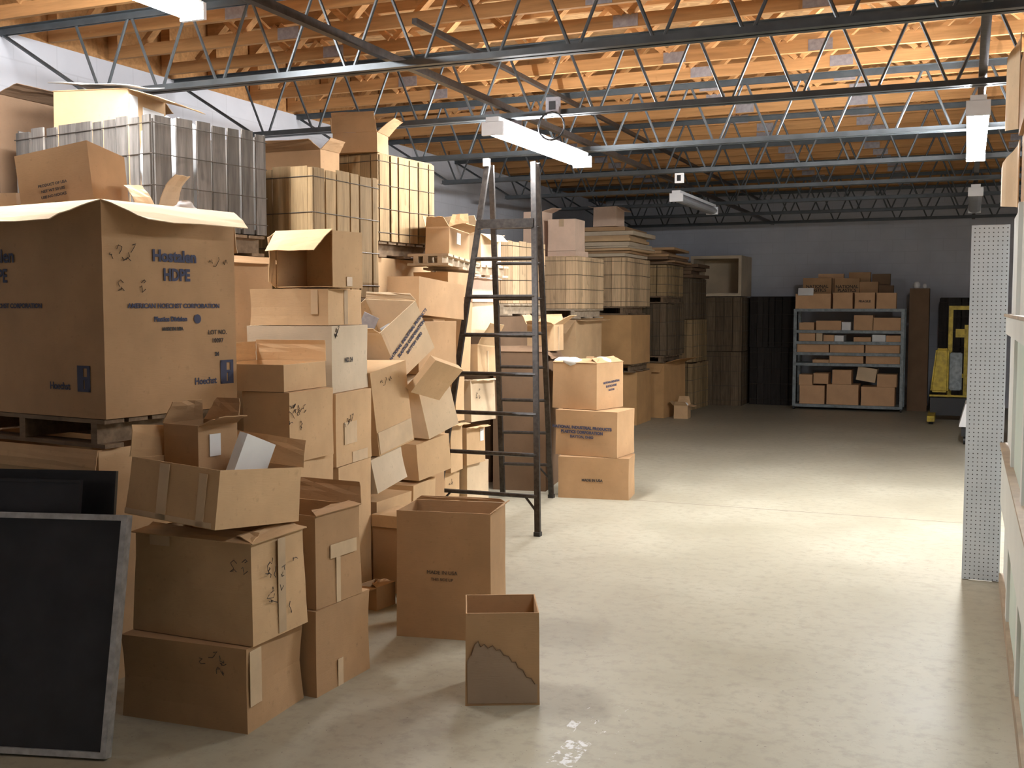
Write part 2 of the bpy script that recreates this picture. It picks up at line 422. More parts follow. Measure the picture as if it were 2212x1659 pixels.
# ------------------------------------------------------------------ the setting
XL, XR, YB, YF, ZC = -6.27, 3.3, -3.0, 19.6, 4.16
struct('floor', B(XL - .2, XR + .2, YB - .2, YF + .2, -.1, 0), M['floor'])
struct('ceiling', B(XL - .2, XR + .2, YB - .2, YF + .2, ZC, ZC + .05), M['osb'])
struct('wall_left', B(XL - .2, XL, YB, YF, 0, 3.58), M['wall'])
struct('trim_1', B(XL - .2, XL - .02, YB, YF, 3.58, ZC), M['lumber'])          # timber ribbon on the block wall
struct('wall_far', B(XL - .2, XR + .2, YF, YF + .2, 0, ZC), M['farwall'])
struct('wall_back', B(XL - .2, XR + .2, YB - .2, YB, 0, ZC), M['wall'])
struct('wall_right', B(XR, XR + .2, YB, YF, 0, ZC), M['wall'])
PX, PY, PZ = .24, 7.06, 2.17
struct('wall_partition', B(PX, PX + .1, YB, PY, 0, PZ), M['panelwhite'])
struct('trim_2', B(PX + .1, XR, YB, PY, PZ - .1, PZ), M['ledge'])              # deck over the partitioned office
struct('wall_partition_end', B(PX + .1, XR, PY - .1, PY, 0, PZ - .1), M['panelwhite'])
struct('baseboard_right', B(PX - .025, PX, YB, PY - .03, 0, .07), M['ledge'])
for i, (z0, z1, mt) in enumerate(((1.50, 1.60, 'panelwhite'), (.50, .84, 'panelwhite'))):
    struct('trim_%d' % (3 + i), B(PX - .03, PX, YB, PY - .03, z0, z1), M[mt])
    struct('trim_%d' % (5 + i), B(PX - .042, PX, YB, PY - .03, z1, z1 + .015), M['ledge'])
k = 7
for y in (6.0, 4.85, 3.7, 2.55):
    for z0, z1 in ((.07, .50), (.855, 1.50), (1.615, PZ)):
        struct('trim_%d' % k, B(PX - .02, PX, y - .06, y + .06, z0, z1), M['panelwhite']); k += 1
for y0, y1 in ((3.78, 4.77), (4.93, 5.92)):
    struct('trim_%d' % k, B(PX - .006, PX, y0, y1, .855, 1.50), M['panelgreen']); k += 1
    struct('trim_%d' % k, B(PX - .006, PX, y0, y1, .07, .50), M['panelgreen']); k += 1

pb = thing('pegboard_panel', 'tall pale grey pegboard panel standing at the end of the white partition', 'pegboard', (.22, 7.08, 0))
mesh_obj('perforated_face', B(-.21, 0, 0, .012, .005, 2.14), M['peg'], pb)
mesh_obj('backing_frame', B(-.205, -.17, .012, .05, 0, 2.13), M['palletpale'], pb)
mesh_obj('backing_frame', B(-.04, -.005, .012, .05, 0, 2.13), M['palletpale'], pb)

# ------------------------------------------------------------------ steel bar joists and timber trusses
ORD = ['first', 'second', 'third', 'fourth', 'fifth', 'sixth', 'seventh', 'eighth', 'ninth']
JY = [5.75 + 1.83 * k for k in range(8)]
ZB, ZT = 3.05, 3.58
def joist(y, label):
    t = thing('steel_joist', label, 'joist', (0, y, ZB), group='steel bar joists')
    for zc, nm, x0 in ((0, 'bottom_chord', -5.55), (ZT - ZB - .045, 'top_chord', XL)):
        bm = bmesh.new()
        for s in (-1, 1):      # a pair of angles with a gap for the web
            box(bm, x0, XR, s * .012 if s > 0 else -.017, .017 if s > 0 else -.012, zc, zc + .045)
            zz = zc if nm == 'bottom_chord' else zc + .041
            box(bm, x0, XR, .017 if s > 0 else -.055, .055 if s > 0 else -.017, zz, zz + .004)
        mesh_obj(nm, bm, M['steel'], t)
    return t
wm = bmesh.new(); tube(wm, [(0, 0, .02), (.205, 0, .508)], .0105, 6)
web_up = bpy.data.meshes.new('web_bar'); wm.to_mesh(web_up); wm.free(); web_up.materials.append(M['steel'])
wm = bmesh.new(); tube(wm, [(0, 0, .02), (-.205, 0, .508)], .0105, 6)
web_dn = bpy.data.meshes.new('web_bar'); wm.to_mesh(web_dn); wm.free(); web_dn.materials.append(M['steel'])
for i, y in enumerate(JY):
    t = joist(y, '%s steel bar joist from the camera, spanning under the timber roof' % ORD[i])
    for n in range(-6, 12):
        xn = -.13 - .475 * n
        if xn < -5.5 or xn > XR - .3: continue
        for me, dx in ((web_up, .022), (web_dn, -.022)):
            o = bpy.data.objects.new('web_bar', me); C.objects.link(o); o.parent = t; o.location = (xn + dx, 0, 0)
    bm = bmesh.new(); tube(bm, [(XL + .02, 0, .50), (-5.48, 0, .03)], .013, 6)
    mesh_obj('end_bar', bm, M['steel'], t)
def bridging(label, pts, r):
    bm = bmesh.new(); bar(bm, pts[0], pts[1], r, r); return tag(mesh_obj('bridging_bar', bm, M['ladder']), label, 'bar')
bridging('dark steel bar running along the bottom chords above the middle row of lights', ((-3.2, 4.2, ZB + .08), (-3.2, YF - .02, ZB + .08)), .045)
bridging('dark steel bar running along the joists above the lamp near the pegboard', ((.05, 4.0, ZB + .08), (.05, YF - .02, ZB + .08)), .05)
bridging('thin dark steel bar tying the top chords together beside the middle row', ((-3.37, 6.42, ZT - .068), (-3.37, YF - .02, ZT - .068)), .035)

def truss(y, label):
    t = thing('roof_truss', label, 'roof truss', (0, y, ZT + .012), group='timber roof trusses')
    H = ZC - ZT - .012
    mesh_obj('bottom_chord', B(XL, XR, -.019, .019, 0, .092), M['lumber'], t)
    mesh_obj('top_chord', B(XL, XR, -.019, .019, H - .092, H), M['lumber'], t)
    rnd = random.Random(int(y * 100)); bm = bmesh.new(); x = XL + .3 + rnd.random() * .1; up = True
    while x < XR - .5:
        a, b = (x, x + .42) if up else (x + .42, x)
        bar(bm, (a, 0, .092), (b, 0, H - .092), .036, .07, up=(0, 1, 0)); x += .46; up = not up
    mesh_obj('web_lattice', bm, M['lumber'], t)
    mesh_obj('end_post', B(XL, XL + .09, -.019, .019, .092, H - .092), M['lumber'], t)
    for x in (-4.6, -2.2 + rnd.uniform(-.1, .1), -1.05 + rnd.uniform(-.1, .1), .5):
        mesh_obj('nail_plate', B(x - .09, x + .09, -.0215, -.019, .004, .088), M['galv'], t)
for k in range(28):
    y = 2.55 + .61 * k
    j = sum(1 for q in JY if q < y); within = [q for q in [2.55 + .61 * m for m in range(28)] if (sum(1 for u in JY if u < q) == j)].index(y)
    where = 'before the first steel joist' if j == 0 else 'beyond the %s steel joist' % ORD[j - 1]
    if any(abs(y - q) < .06 for q in JY): y += .075
    truss(y, '%s timber roof truss %s' % (ORD[within], where))

# ------------------------------------------------------------------ fluorescent fixtures
def fixture(label, x, y0, y1, z, lit, drop, wd=.15, lamp='lamp'):
    t = thing('fluorescent_light', label, 'light fixture', (x, y0, z)); L = y1 - y0
    hs = mesh_obj('housing', B(-.05, .05, 0, L, .05, .085), M['fixture'], t)
    bm = bmesh.new(); n = 16; rows = []        # a wraparound lens that also throws light up past the narrow housing
    for yy in (.03, L - .03):
        rows.append([bm.verts.new((wd / 2 * math.cos(2 * math.pi * i / n), yy, .002 + .047 * math.sin(2 * math.pi * i / n))) for i in range(n)])
    for i in range(n): bm.faces.new((rows[0][i], rows[0][(i + 1) % n], rows[1][(i + 1) % n], rows[1][i]))
    bm.faces.new(rows[0]); bm.faces.new(rows[1][::-1])
    mesh_obj('lens', bm, M[lamp] if lit else M['lensoff'], t)
    for yy in (0, L - .03):
        mesh_obj('end_cap', B(-wd / 2 - .004, wd / 2 + .004, yy, yy + .03, -.045, .052), M['fixture'], hs)
    for yy in (.6, L - .5):
        mesh_obj('hanger', B(-.008, .008, yy, yy + .016, .085, drop), M['steel'], hs)
    return t
fixture('lit fluorescent light at the top corner above the printed bulk carton', -4.2, 3.65, 5.26, 3.36, True, .21, .16, 'lamp_corner')
fixture('lit fluorescent light hanging over the stepladder', -3.2, 7.29, 9.30, 2.94, True, .15, .16, 'lamp_middle')
fixture('lit fluorescent light hanging over the aisle near the pegboard', .03, 7.76, 10.2, 2.94, True, .15, .14, 'lamp_aisle')
fixture('lit fluorescent light hanging over the white partition edge near the camera', .03, 2.42, 4.5, 2.94, True, .15, .14, 'lamp_near')
fixture('unlit fluorescent light hanging in line beyond the stepladder', -3.19, 12.63, 14.6, 2.94, False, .15)
fixture('unlit fluorescent light hanging over the far aisle beyond the lit one', .05, 13.3, 15.7, 2.94, False, .15)
ob = thing('outlet_box', 'grey electrical outlet box clipped to the second joist with a coiled cord', 'outlet box', (-2.81, 7.52, 3.05))
mesh_obj('box_body', B(-.05, .05, -.04, 0, 0, .12), M['galv'], ob)
mesh_obj('outlet_face', B(-.025, .025, -.044, -.04, .03, .09), M['black'], ob)
bm = bmesh.new(); tube(bm, [(.1 * math.cos(a * .5), -.062 + .0006 * a, -.09 + .1 * math.sin(a * .5)) for a in range(30)], .006, 6)
mesh_obj('coiled_cord', bm, M['black'], ob)
ob = thing('outlet_box', 'small white outlet box hanging below the joists beyond the stepladder', 'outlet box', (-2.8, 11.24, 2.945))
mesh_obj('box_body', B(-.045, .045, -.04, 0, 0, .1), M['plastic'], ob)
mesh_obj('outlet_face', B(-.02, .02, -.043, -.04, .02, .08), M['black'], ob)

# ------------------------------------------------------------------ bulk cartons, crates and pallets along the block wall
G_PILE = 'cartons in the leaning pile'
carton('bulk_carton', 'lower bulk carton behind the dark framed panels, under the pallet of the printed bulk carton', (-3.45, 3.62, 0), (1.10, .90, 1.035), (-6, 0, 0), 'tan', cat='bulk carton', opening='top',
       flaps={'f': (.10, 170, 0, 0)}, tape=[('f', .9, .02, .1, .9)], bulge=.004)
pallet('dark wooden pallet under the printed bulk carton', (-3.43, 3.64, 1.04), (1.09, .78, .125), -8)
carton('bulk_carton', 'big bulk carton with blue printing and drooping pale flaps, nearest on a pallet', (-3.42, 3.64, 1.168), (1.10, .78, .945), (-8, 0, 0), 'brown', cat='bulk carton', opening='top',
       flaps={'f': (.20, 112, 12, .10), 'r': (.20, 112, 10, .09), 'l': (.2, 100), 'b': (.2, 166, 0)}, bulge=.004, flapmat='pale',
       texts=(('r', 'Hostalen', .40, .715, .072, 'ink', 0, .003, 1.0), ('r', 'HDPE', .41, .63, .075, 'ink', 0, .003, .85), ('r', 'AMERICAN HOECHST CORPORATION', .40, .49, .030, 'ink', 0, .001, 1.05),
              ('r', 'Plastics Division', .37, .43, .03, 'ink'), ('r', 'MADE IN USA', .38, .385, .02, 'inkdark'), ('r', 'LOT NO.', .655, .365, .03, 'inkdark', 0, .0005), ('r', '10097', .655, .325, .03, 'inkdark', 0, .0005), ('r', '24', .65, .26, .025, 'inkdark'),
              ('r', 'Hoechst', .575, .135, .045, 'ink', 0, .001, .9),
              ('f', 'Hostalen', .35, .715, .085, 'ink', 0, .002, 1.0), ('f', 'HDPE', .36, .625, .085, 'ink', 0, .002, .85), ('f', 'AMERICAN HOECHST CORPORATION', .42, .49, .030, 'ink', 0, .001, 1.05),
              ('f', 'Hoechst', .80, .135, .045, 'ink', 0, .001, .9)),
       scrawl=(('r', .04, .68, .18, .06, 5), ('r', .60, .68, .12, .05, 3), ('r', .06, .57, .16, .04, 4)))
hd = [o for o in C.objects if o.get('label', '').startswith('big bulk carton with blue')][0]
def logo(parent, face, u, v):
    bm = bmesh.new()
    q = lambda a0, a1, b0, b1: box(bm, *((a0, a1, -.0026, -.0018) if face == 'f' else (.0018, .0026, a0, a1)), b0, b1)
    q(u, u + .085, v, v + .012); q(u, u + .085, v + .103, v + .115); q(u, u + .012, v, v + .115); q(u + .073, u + .085, v, v + .115)
    q(u + .012, u + .020, v + .012, v + .103); q(u + .065, u + .073, v + .012, v + .103); q(u + .020, u + .040, v + .012, v + .103); q(u + .049, u + .065, v + .012, v + .058); q(u + .040, u + .065, v + .052, v + .066)
    mesh_obj('printed_logo', bm, M['ink'], parent)
hd = [o for o in hd.children if o.name.startswith('carton_body')][0]
logo(hd, 'r', .67, .115); logo(hd, 'f', -1.1 + .92, .115)
bm = bmesh.new(); bmesh.ops.create_circle(bm, cap_ends=True, radius=.022, segments=18, matrix=Matrix.Translation((.0024, .53, .43)) @ Matrix.Rotation(R(90), 4, 'Y'))
mesh_obj('printed_logo', bm, M['ink'], hd)
carton('cardboard_box', 'tilted brown carton poking out of the printed bulk carton', (-3.74, 3.96, 2.02), (.38, .33, .42), (13, -6, -10), 'brown', opening=None, texts=(('f', 'PRODUCT OF USA', .18, .25, .018, 'inkdark', 0, .0006), ('f', 'NET WT 50 LBS', .18, .222, .018, 'inkdark', 0, .0006), ('f', 'USE NO HOOKS', .18, .194, .018, 'inkdark', 0, .0006)),
       scrawl=(('f', .12, .12, .1, .04, 3),), tape=[('f', .25, .01, .012, .12)])
carton('cardboard_box', 'pale cut carton with a curled flap beside the tilted brown one, in the bulk carton', (-3.58, 4.20, 1.92), (.12, .18, .22), (10, 4, 0), 'pale', opening='top', flaps={'r': (.17, 12, 46, .02), 'l': (.12, 20, 30, .01)})
carton('cardboard_box', 'scrap of pale carton at the back edge of the printed bulk carton', (-4.22, 3.95, 1.95), (.11, .12, .25), (10, 3, 0), 'pale', opening='top')
def lump(name, label, cat, pos, size, mat, seed=1, grp=None, n=3):
    bm = bmesh.new(); bmesh.ops.create_icosphere(bm, subdivisions=n, radius=1)
    for v in bm.verts:
        k = 1 + .28 * noise.noise(v.co * 2.1 + Vector((seed * 3.1, 0, 0))) + .14 * noise.noise(v.co * 5 + Vector((seed, 4, 0)))
        v.co = Vector((v.co.x * size[0] * k, v.co.y * size[1] * k, v.co.z * size[2] * k))
    zmin = min(v.co.z for v in bm.verts)
    for v in bm.verts: v.co.z -= zmin
    o = mesh_obj(name, bm, M[mat], smooth=True, loc=pos)
    return tag(o, label, cat, grp)
lump('crumpled_plastic', 'crumpled white plastic bag on the edge of the printed bulk carton', 'plastic bag', (-3.47, 4.24, 2.06), (.055, .05, .05), 'plastic', 2)

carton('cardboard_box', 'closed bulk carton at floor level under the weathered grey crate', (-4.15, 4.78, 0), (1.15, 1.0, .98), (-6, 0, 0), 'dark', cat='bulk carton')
carton('cardboard_box', 'brown bulk carton directly under the pallet of the weathered grey crate', (-4.15, 4.78, .985), (1.15, 1.0, .98), (-6, 0, 0), 'brown', cat='bulk carton', opening='top', flaps={'r': (.07, 125, 0, .0)})
pallet('dark pallet under the weathered grey crate', (-4.17, 4.83, 1.968), (1.15, .9, .125), -8)
crate('weathered grey slatted crate with white plastic showing between its slats', (-4.19, 4.86, 2.10), (1.23, .88, .63), -9, 'crategrey', gaps=.012, seed=5)
carton('cardboard_box', 'large brown carton with white labels standing inside the weathered crate', (-4.69, 5.24, 2.135), (.50, .46, .83), (12, 0, 0), 'tan', opening='top',
       flaps={'r': (.30, 104, 8, .03), 'b': (.2, 100, 0, .05), 'f': (.1, -88)}, labels=(('r', .02, .66, .09, .14), ('r', .17, .62, .26, .13)))
lump('plastic_sheet', 'crumpled white plastic sheeting heaped inside the weathered crate', 'plastic sheet', (-4.38, 5.28, 2.14), (.12, .26, .29), 'plastic', 4)
bm = bmesh.new(); g = [[bm.verts.new((x * .11, y * .10, .03 * noise.noise(Vector((x * .8, y * .9, 3))) - .012 * x)) for x in range(6)] for y in range(5)]
for a in range(4):
    for b_ in range(5): bm.faces.new((g[a][b_], g[a][b_ + 1], g[a + 1][b_ + 1], g[a + 1][b_]))
o = mesh_obj('paper_sheet', bm, M['white'], loc=(-5.20, 5.12, 3.015), rot=(R(7), R(-2), R(8)), smooth=True)
sm = o.modifiers.new('thickness', 'SOLIDIFY'); sm.thickness = .004
tag(o, 'white paper sheet lying over the carton in the weathered crate', 'paper')
carton('bulk_carton', 'dark tall bulk carton at the wall beyond the weathered crate, showing only its edge', (-5.60, 5.06, 0), (.6, .6, 2.31), (0, 0, 0), 'dark', cat='bulk carton')
carton('cardboard_box', 'brown strapped carton with open dark flaps on the tall carton near the wall', (-5.57, 5.08, 2.315), (.6, .55, .66), (0, 0, 0), 'dark', opening='top', flaps={'r': (.14, 62, 10), 'b': (.05, 15, 5), 'f': (.2, 160)}, tape=[('f', .5, .0, .05, .62)])

for z, nm in ((0, 'lower'), (.80, 'upper')):
    carton('bulk_carton', '%s bulk carton under the narrow tan crate behind the pile' % nm, (-3.87, 5.97, z), (.9, .73, .795), (-2, 0, 0), 'brown', cat='bulk carton')
pallet('pallet under the narrow tan crate behind the pile', (-3.86, 5.95, 1.60), (.9, .75, .118), -3)
crate('tall tan wirebound crate beside the weathered grey one', (-3.86, 5.95, 1.722), (.9, .77, .835), -3, 'crate', seed=11, gaps=.004)
carton('cardboard_box', 'open brown carton standing up behind the tall tan crate', (-4.35, 6.82, 1.6), (.75, .26, 1.2), (0, 0, 0), 'brown', opening='top', flaps={'f': (.12, 60), 'r': (.1, 40), 'l': (.12, 50)})
carton('bulk_carton', 'lowest bulk carton under the crate that carries an open carton', (-4.25, 7.32, 0), (.85, .9, 1.04), (2, 0, 0), 'brown', cat='bulk carton')
carton('bulk_carton', 'stained bulk carton directly under the pallet of the crate with an open carton on top', (-4.16, 7.30, 1.045), (.9, 1.0, .99), (3, 0, 0), 'tan', cat='bulk carton')
pallet('dark pallet under the crate that carries an open carton', (-4.13, 7.27, 2.037), (.66, .76, .118), -6)
crate('tan wirebound crate with an open carton on top of it', (-4.12, 7.25, 2.158), (.64, .78, .66), -6, 'crate', seed=13, gaps=.004, lid=True)
carton('cardboard_box', 'open brown carton with raised flaps on the highest tan crate', (-4.12, 7.24, 2.82), (.36, .26, .15), (10, 0, 0), 'brown', opening='top',
       flaps={'f': (.15, 10, 14, .01), 'r': (.16, 46, 12, .02), 'l': (.12, 10), 'b': (.10, 95)})

# gaylords and crates farther along the wall
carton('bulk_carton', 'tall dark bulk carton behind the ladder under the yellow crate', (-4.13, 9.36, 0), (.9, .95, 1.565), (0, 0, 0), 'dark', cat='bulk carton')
carton('bulk_carton', 'second tall bulk carton under the far end of the yellow crate', (-4.15, 10.36, 0), (.9, .95, 1.565), (0, 0, 0), 'brown', cat='bulk carton')
pallet('pale pallet under the yellow crate behind the ladder', (-4.2, 9.95, 1.572), (1.0, .95, .12), -3, 'palletpale')
crate('yellow wirebound crate seen through the ladder', (-4.22, 9.98, 1.696), (1.0, .94, .63), -3, 'cratey', seed=17, gaps=.004)
carton('bulk_carton', 'open bulk carton under the pinkish crate behind the stack of three cartons', (-4.28, 12.21, 0), (.9, 1.0, 1.51), (0, 0, 0), 'tan', cat='bulk carton', opening='top', flaps={'f': (.3, 120), 'r': (.12, 95)})
pallet('pallet under the pinkish crate', (-4.29, 12.32, 1.52), (.9, 1.0, .115), 0, 'palletpale')
crate('pinkish wirebound crate topped with small cartons', (-4.30, 12.33, 1.64), (.9, 1.0, .63), 0, 'cratey', seed=19, gaps=.004, lid=True)
carton('cardboard_box', 'flat pinkish carton lying on the pinkish crate', (-4.37, 12.45, 2.272), (.37, .39, .065), (-4, 0, 0), 'pink')
carton('cardboard_box', 'pinkish closed carton standing on a flat carton on the pinkish crate', (-4.38, 12.46, 2.34), (.35, .38, .38), (1, 0, 0), 'pink', tape=['top'])
carton('cardboard_box', 'narrow pinkish carton with a torn flap at the wall end of the pinkish crate', (-4.80, 12.45, 2.272), (.26, .3, .55), (-4, 0, 0), 'pink', opening='top', flaps={'r': (.14, 70, 10)}, labels=(('f', .1, .37, .06, .12),))
carton('bulk_carton', 'lowest bulk carton under the crate carrying flattened cartons', (-4.25, 14.72, 0), (.9, .8, .745), (1, 0, 0), 'orange', cat='bulk carton')
pallet('pallet between the two bulk cartons under the flattened cartons', (-4.26, 14.6, .75), (.9, .85, .115), 0)
carton('bulk_carton', 'orange brown bulk carton directly under the crate carrying flattened cartons', (-4.26, 14.46, .87), (.9, .85, .68), (-2, 0, 0), 'orange', cat='bulk carton')
pallet('pallet under the crate carrying flattened cartons', (-4.34, 14.48, 1.555), (.9, 1.0, .11), 0)
crate('wirebound crate carrying a heap of flattened cartons', (-4.36, 14.48, 1.67), (.9, 1.27, .68), 0, 'cratey', seed=23, gaps=.003, lid=True)
carton('bulk_carton', 'bulk carton on the floor beside the small open carton, lowest of its stack', (-4.16, 15.85, 0), (.9, .9, .82), (-7, 0, 0), 'orange', cat='bulk carton', opening='top', flaps={'r': (.3, 70, 10), 'f': (.15, 150)})
pallet('pallet on the floor-level bulk carton beyond the flattened cartons', (-4.16, 15.85, .83), (.9, .95, .1), -3)
crate('dim slatted crate in the middle of the far stack beyond the flattened cartons', (-4.16, 15.95, .935), (.9, 1.0, .78), -2, 'cratedark', seed=29, gaps=.01)
pallet('pallet under the topmost slatted crate of the far stack', (-4.17, 16.0, 1.72), (.9, .95, .105), -1)
crate('topmost slatted crate of the far stack beyond the flattened cartons', (-4.18, 16.05, 1.83), (.9, .95, .47), -1, 'crate', seed=31, lid=True)
crate('slatted crate on the floor of the farthest stack by the wall', (-4.07, 17.3, 0), (.9, .9, .76), -4, 'crate', seed=37)
crate('slatted crate second from the floor in the farthest stack by the wall', (-4.09, 17.34, .77), (.9, .9, .69), -3, 'crate', seed=41, lid=True)
crate('slatted crate on top of the farthest stack by the wall', (-4.11, 17.38, 1.47), (.9, .9, .66), -2, 'cratedark', seed=43, lid=True)
for z, nm in ((0, 'lower'), (.92, 'upper')):
    crate('%s dark crate under the big open carton near the far wall' % nm, (-3.48, 18.32, z), (.95, 1.0, .91), 0, 'cratedark', seed=47 + int(z * 9), lid=True)
carton('bulk_carton', 'big pale edged carton lying open towards the camera near the far wall', (-3.5, 18.32, 1.845), (.86, .92, .68), (0, 0, 0), 'grey', cat='bulk carton', opening='front', t=.05, bulge=0)
for (x, y, w_, l_, h_, nm) in ((-2.70, 18.75, .72, .75, .98, 'near-black crate on the floor between the big open carton and the shelf unit'), (.35, 18.65, .75, .8, .95, 'near-black crate on the floor behind the yellow pallet stacker')):
    crate(nm, (x, y, 0), (w_, l_, h_), 0, 'nearblack', group=None, seed=61, lid=True)
    crate(nm.replace('on the floor', 'stacked above another one'), (x - .01, y, h_ + .003), (w_, l_, .86), 0, 'nearblack', group=None, seed=63, lid=True)
rnd = random.Random(77); z = 2.355
for k in range(9):
    h = rnd.choice((.022, .03, .04, .055)); dx, dy = rnd.uniform(-.06, .10), rnd.uniform(-.12, .1); ww, ll = rnd.uniform(.85, 1.0), rnd.uniform(1.1, 1.35)
    carton('flattened_carton', '%s flattened carton up in the heap on the wirebound crate' % ORD[k], (-4.33 + dx, 14.45 + dy, z), (ww, ll, h), (rnd.uniform(-4, 4), 0, 0), rnd.choice(('tan', 'grey', 'pink', 'brown')), cat='flattened carton',
           group='flattened cartons', bulge=0); z += h + .006
carton('cardboard_box', 'open pinkish carton standing on top of the flattened cartons', (-4.50, 14.5, z + .002), (.36, .25, .27), (-10, 0, 0), 'pink', opening='top', flaps={'r': (.14, 120, 10), 'b': (.05, 110), 'l': (.10, 80)})
z = 2.306
for k in range(6):
    h = rnd.choice((.025, .035, .05)); dx, dy = rnd.uniform(-.08, .12), rnd.uniform(-.2, .2)
    carton('flattened_carton', '%s flattened carton up in the dim heap on the topmost slatted crate' % ORD[k], (-4.12 + dx, 15.95 + dy, z), (.9, 1.25, h), (rnd.uniform(-5, 5), 0, 0), rnd.choice(('brown', 'dark', 'grey')), cat='flattened carton',
           group='flattened cartons', bulge=0); z += h + .006
z = 2.136
for k in range(4):
    carton('flattened_carton', '%s flattened carton up on the farthest slatted crate' % ORD[k], (-4.05 + rnd.uniform(-.06, .06), 17.3 + rnd.uniform(-.08, .02), z), (.95, .9, .05), (rnd.uniform(-5, 5), 0, 0), 'dark', cat='flattened carton', group='flattened cartons', bulge=0); z += .056
carton('cardboard_box', 'small open carton on the floor at the foot of the far stacks', (-3.80, 15.88, 0), (.21, .25, .2), (3, 0, 0), 'tan', opening='top', flaps={'f': (.08, 40), 'r': (.1, 100), 'b': (.12, 5), 'l': (.08, 50)})
lump('plastic_bottle_scrap', 'scrap of white plastic in the small open carton at the far stacks', 'plastic scrap', (-3.86, 15.98, .12), (.05, .03, .06), 'plastic', 7, n=2)

# ------------------------------------------------------------------ foreground stack
carton('cardboard_box', 'squashed taped carton at the floor under the foreground open carton', (-2.53, 3.40, 0), (.59, .42, .335), (3, 0, 0), 'brown', tape=[('r', .02, .10, .08, .22)], bulge=.02, scrawl=(('f', .36, .24, .16, .05, 6),))
carton('cardboard_box', 'bulging carton with marker writing between two cartons in the foreground stack', (-2.52, 3.43, .338), (.60, .37, .40), (-1, 0, 0), 'tan', opening='top', bulge=.025, tape=['right', ('f', .1, .36, .1, .04)],
       flaps={'f': (.1, -78), 'r': (.1, -75)}, scrawl=(('r', .08, .1, .2, .24, 14), ('f', .5, .3, .06, .05, 4)))
carton('cardboard_box', 'wide open carton with pale tape stripes topping the foreground stack', (-2.59, 3.30, .815), (.47, .50, .225), (-5, -6, 3), 'tan', opening='top', bulge=.012,
       flaps={'b': (.12, 20, 8, .04), 'l': (.13, 8, 20, .03)}, tape=[('f', .165, .004, .05, .215), ('f', .37, .004, .04, .20), ('f', .0, .003, .45, .02)])
carton('cardboard_box', 'dark carton with pale label dropped inside the foreground open carton', (-2.82, 3.50, .83), (.20, .22, .35), (-8, 0, 0), 'brown', opening='top', flaps={'r': (.09, 60, 20), 'b': (.1, 30), 'l': (.09, -20)}, labels=(('r', .06, .22, .06, .09),))
bm = bmesh.new(); box(bm, -.02, .02, -.10, .10, 0, .26); o = mesh_obj('foam_board', bm, M['white'], loc=(-2.70, 3.58, .88), rot=(R(-20), R(10), R(-4))); tag(o, 'white foam board sticking up out of the foreground open carton', 'foam board')
carton('cardboard_box', 'lower dented carton on the floor beside the foreground stack', (-2.50, 3.84, 0), (.40, .42, .37), (-2, 0, 0), 'brown', bulge=.012, tape=[('r', .16, .0, .04, .12)])
carton('cardboard_box', 'upper carton with wide pale tape beside the foreground stack', (-2.51, 3.86, .372), (.40, .33, .40), (-5, 0, 0), 'brown', opening='top', bulge=.014, flaps={'r': (.05, -70), 'b': (.1, 20)}, tape=[('r', .10, .2, .19, .06), ('r', .14, .0, .03, .2)])
# the wall of cartons
carton('cardboard_box', 'tall carton squeezed between the foreground stack and the column of pale cartons', (-3.06, 4.52, 0), (.27, .44, .88), (6, 0, 0), 'tan', group=G_PILE)
carton('cardboard_box', 'carton with marker scribble supporting the shallow cut-down tray', (-3.06, 4.49, .883), (.28, .40, .35), (0, 0, 0), 'tan', scrawl=(('r', .02, .16, .12, .14, 12),), tape=[('r', .06, .0, .025, .11)], group=G_PILE)
carton('cardboard_box', 'shallow cut-down tray carton with a high back beside the printed bulk carton', (-3.09, 4.49, 1.236), (.42, .43, .134), (4, 0, 0), 'tan', opening='top', flaps={'l': (.10, 0, 0, .0), 'b': (.11, -3, 0, 0)}, bulge=.004, group=G_PILE)
carton('cardboard_box', 'narrow grey carton standing in the gap behind the printed bulk carton', (-3.60, 4.70, 0), (.18, .17, 1.28), (0, 0, 0), 'grey', opening='top', group=G_PILE)
carton('cardboard_box', 'lowest carton of the column of pale cartons, behind the one with wide tape', (-3.10, 5.0, 0), (.6, .46, .79), (8, 0, 0), 'tan', group=G_PILE)
carton('cardboard_box', 'carton with a torn label window, second from the bottom of the pale column', (-3.10, 4.98, .795), (.6, .46, .395), (6, 0, 0), 'tan', tape=[('r', .10, .11, .16, .12), ('r', .2, .0, .2, .06)], scrawl=(('r', .1, .23, .14, .004, 5),), group=G_PILE)
carton('cardboard_box', 'greyish carton in the middle of the pale column, beside the tray', (-3.12, 4.98, 1.193), (.5, .50, .36), (8, 0, 0), 'grey', scrawl=(('r', .03, .3, .06, .03, 5),), texts=(('r', 'NO. 24', .22, .17, .035, 'inkdark'),), group=G_PILE)
carton('cardboard_box', 'bright carton with a brown tape strip under the one that lies open', (-3.14, 4.98, 1.556), (.46, .46, .196), (8, 0, 0), 'tan', tape=['right', ('f', .36, .06, .04, .13)], group=G_PILE)
carton('cardboard_box', 'carton lying on its side with a bright white flap topping the pale column', (-3.10, 4.97, 1.757), (.38, .27, .305), (-4, 0, 0), 'tan', opening='front', flaps={'b': (.17, -38, -12, .03), 'l': (.05, 5)}, tape=[('r', .12, .01, .05, .05)], group=G_PILE)
carton('cardboard_box', 'low carton with a level flap on the floor beside the blue bin', (-2.93, 5.10, 0), (.14, .17, .125), (-8, 0, 0), 'brown', opening='top', flaps={'r': (.06, -80), 'f': (.05, 100)}, group=G_PILE)
carton('cardboard_box', 'shaded carton behind the tall open carton, under a flat one', (-2.90, 5.46, 0), (.26, .3, .38), (0, 0, 0), 'brown', group=G_PILE)
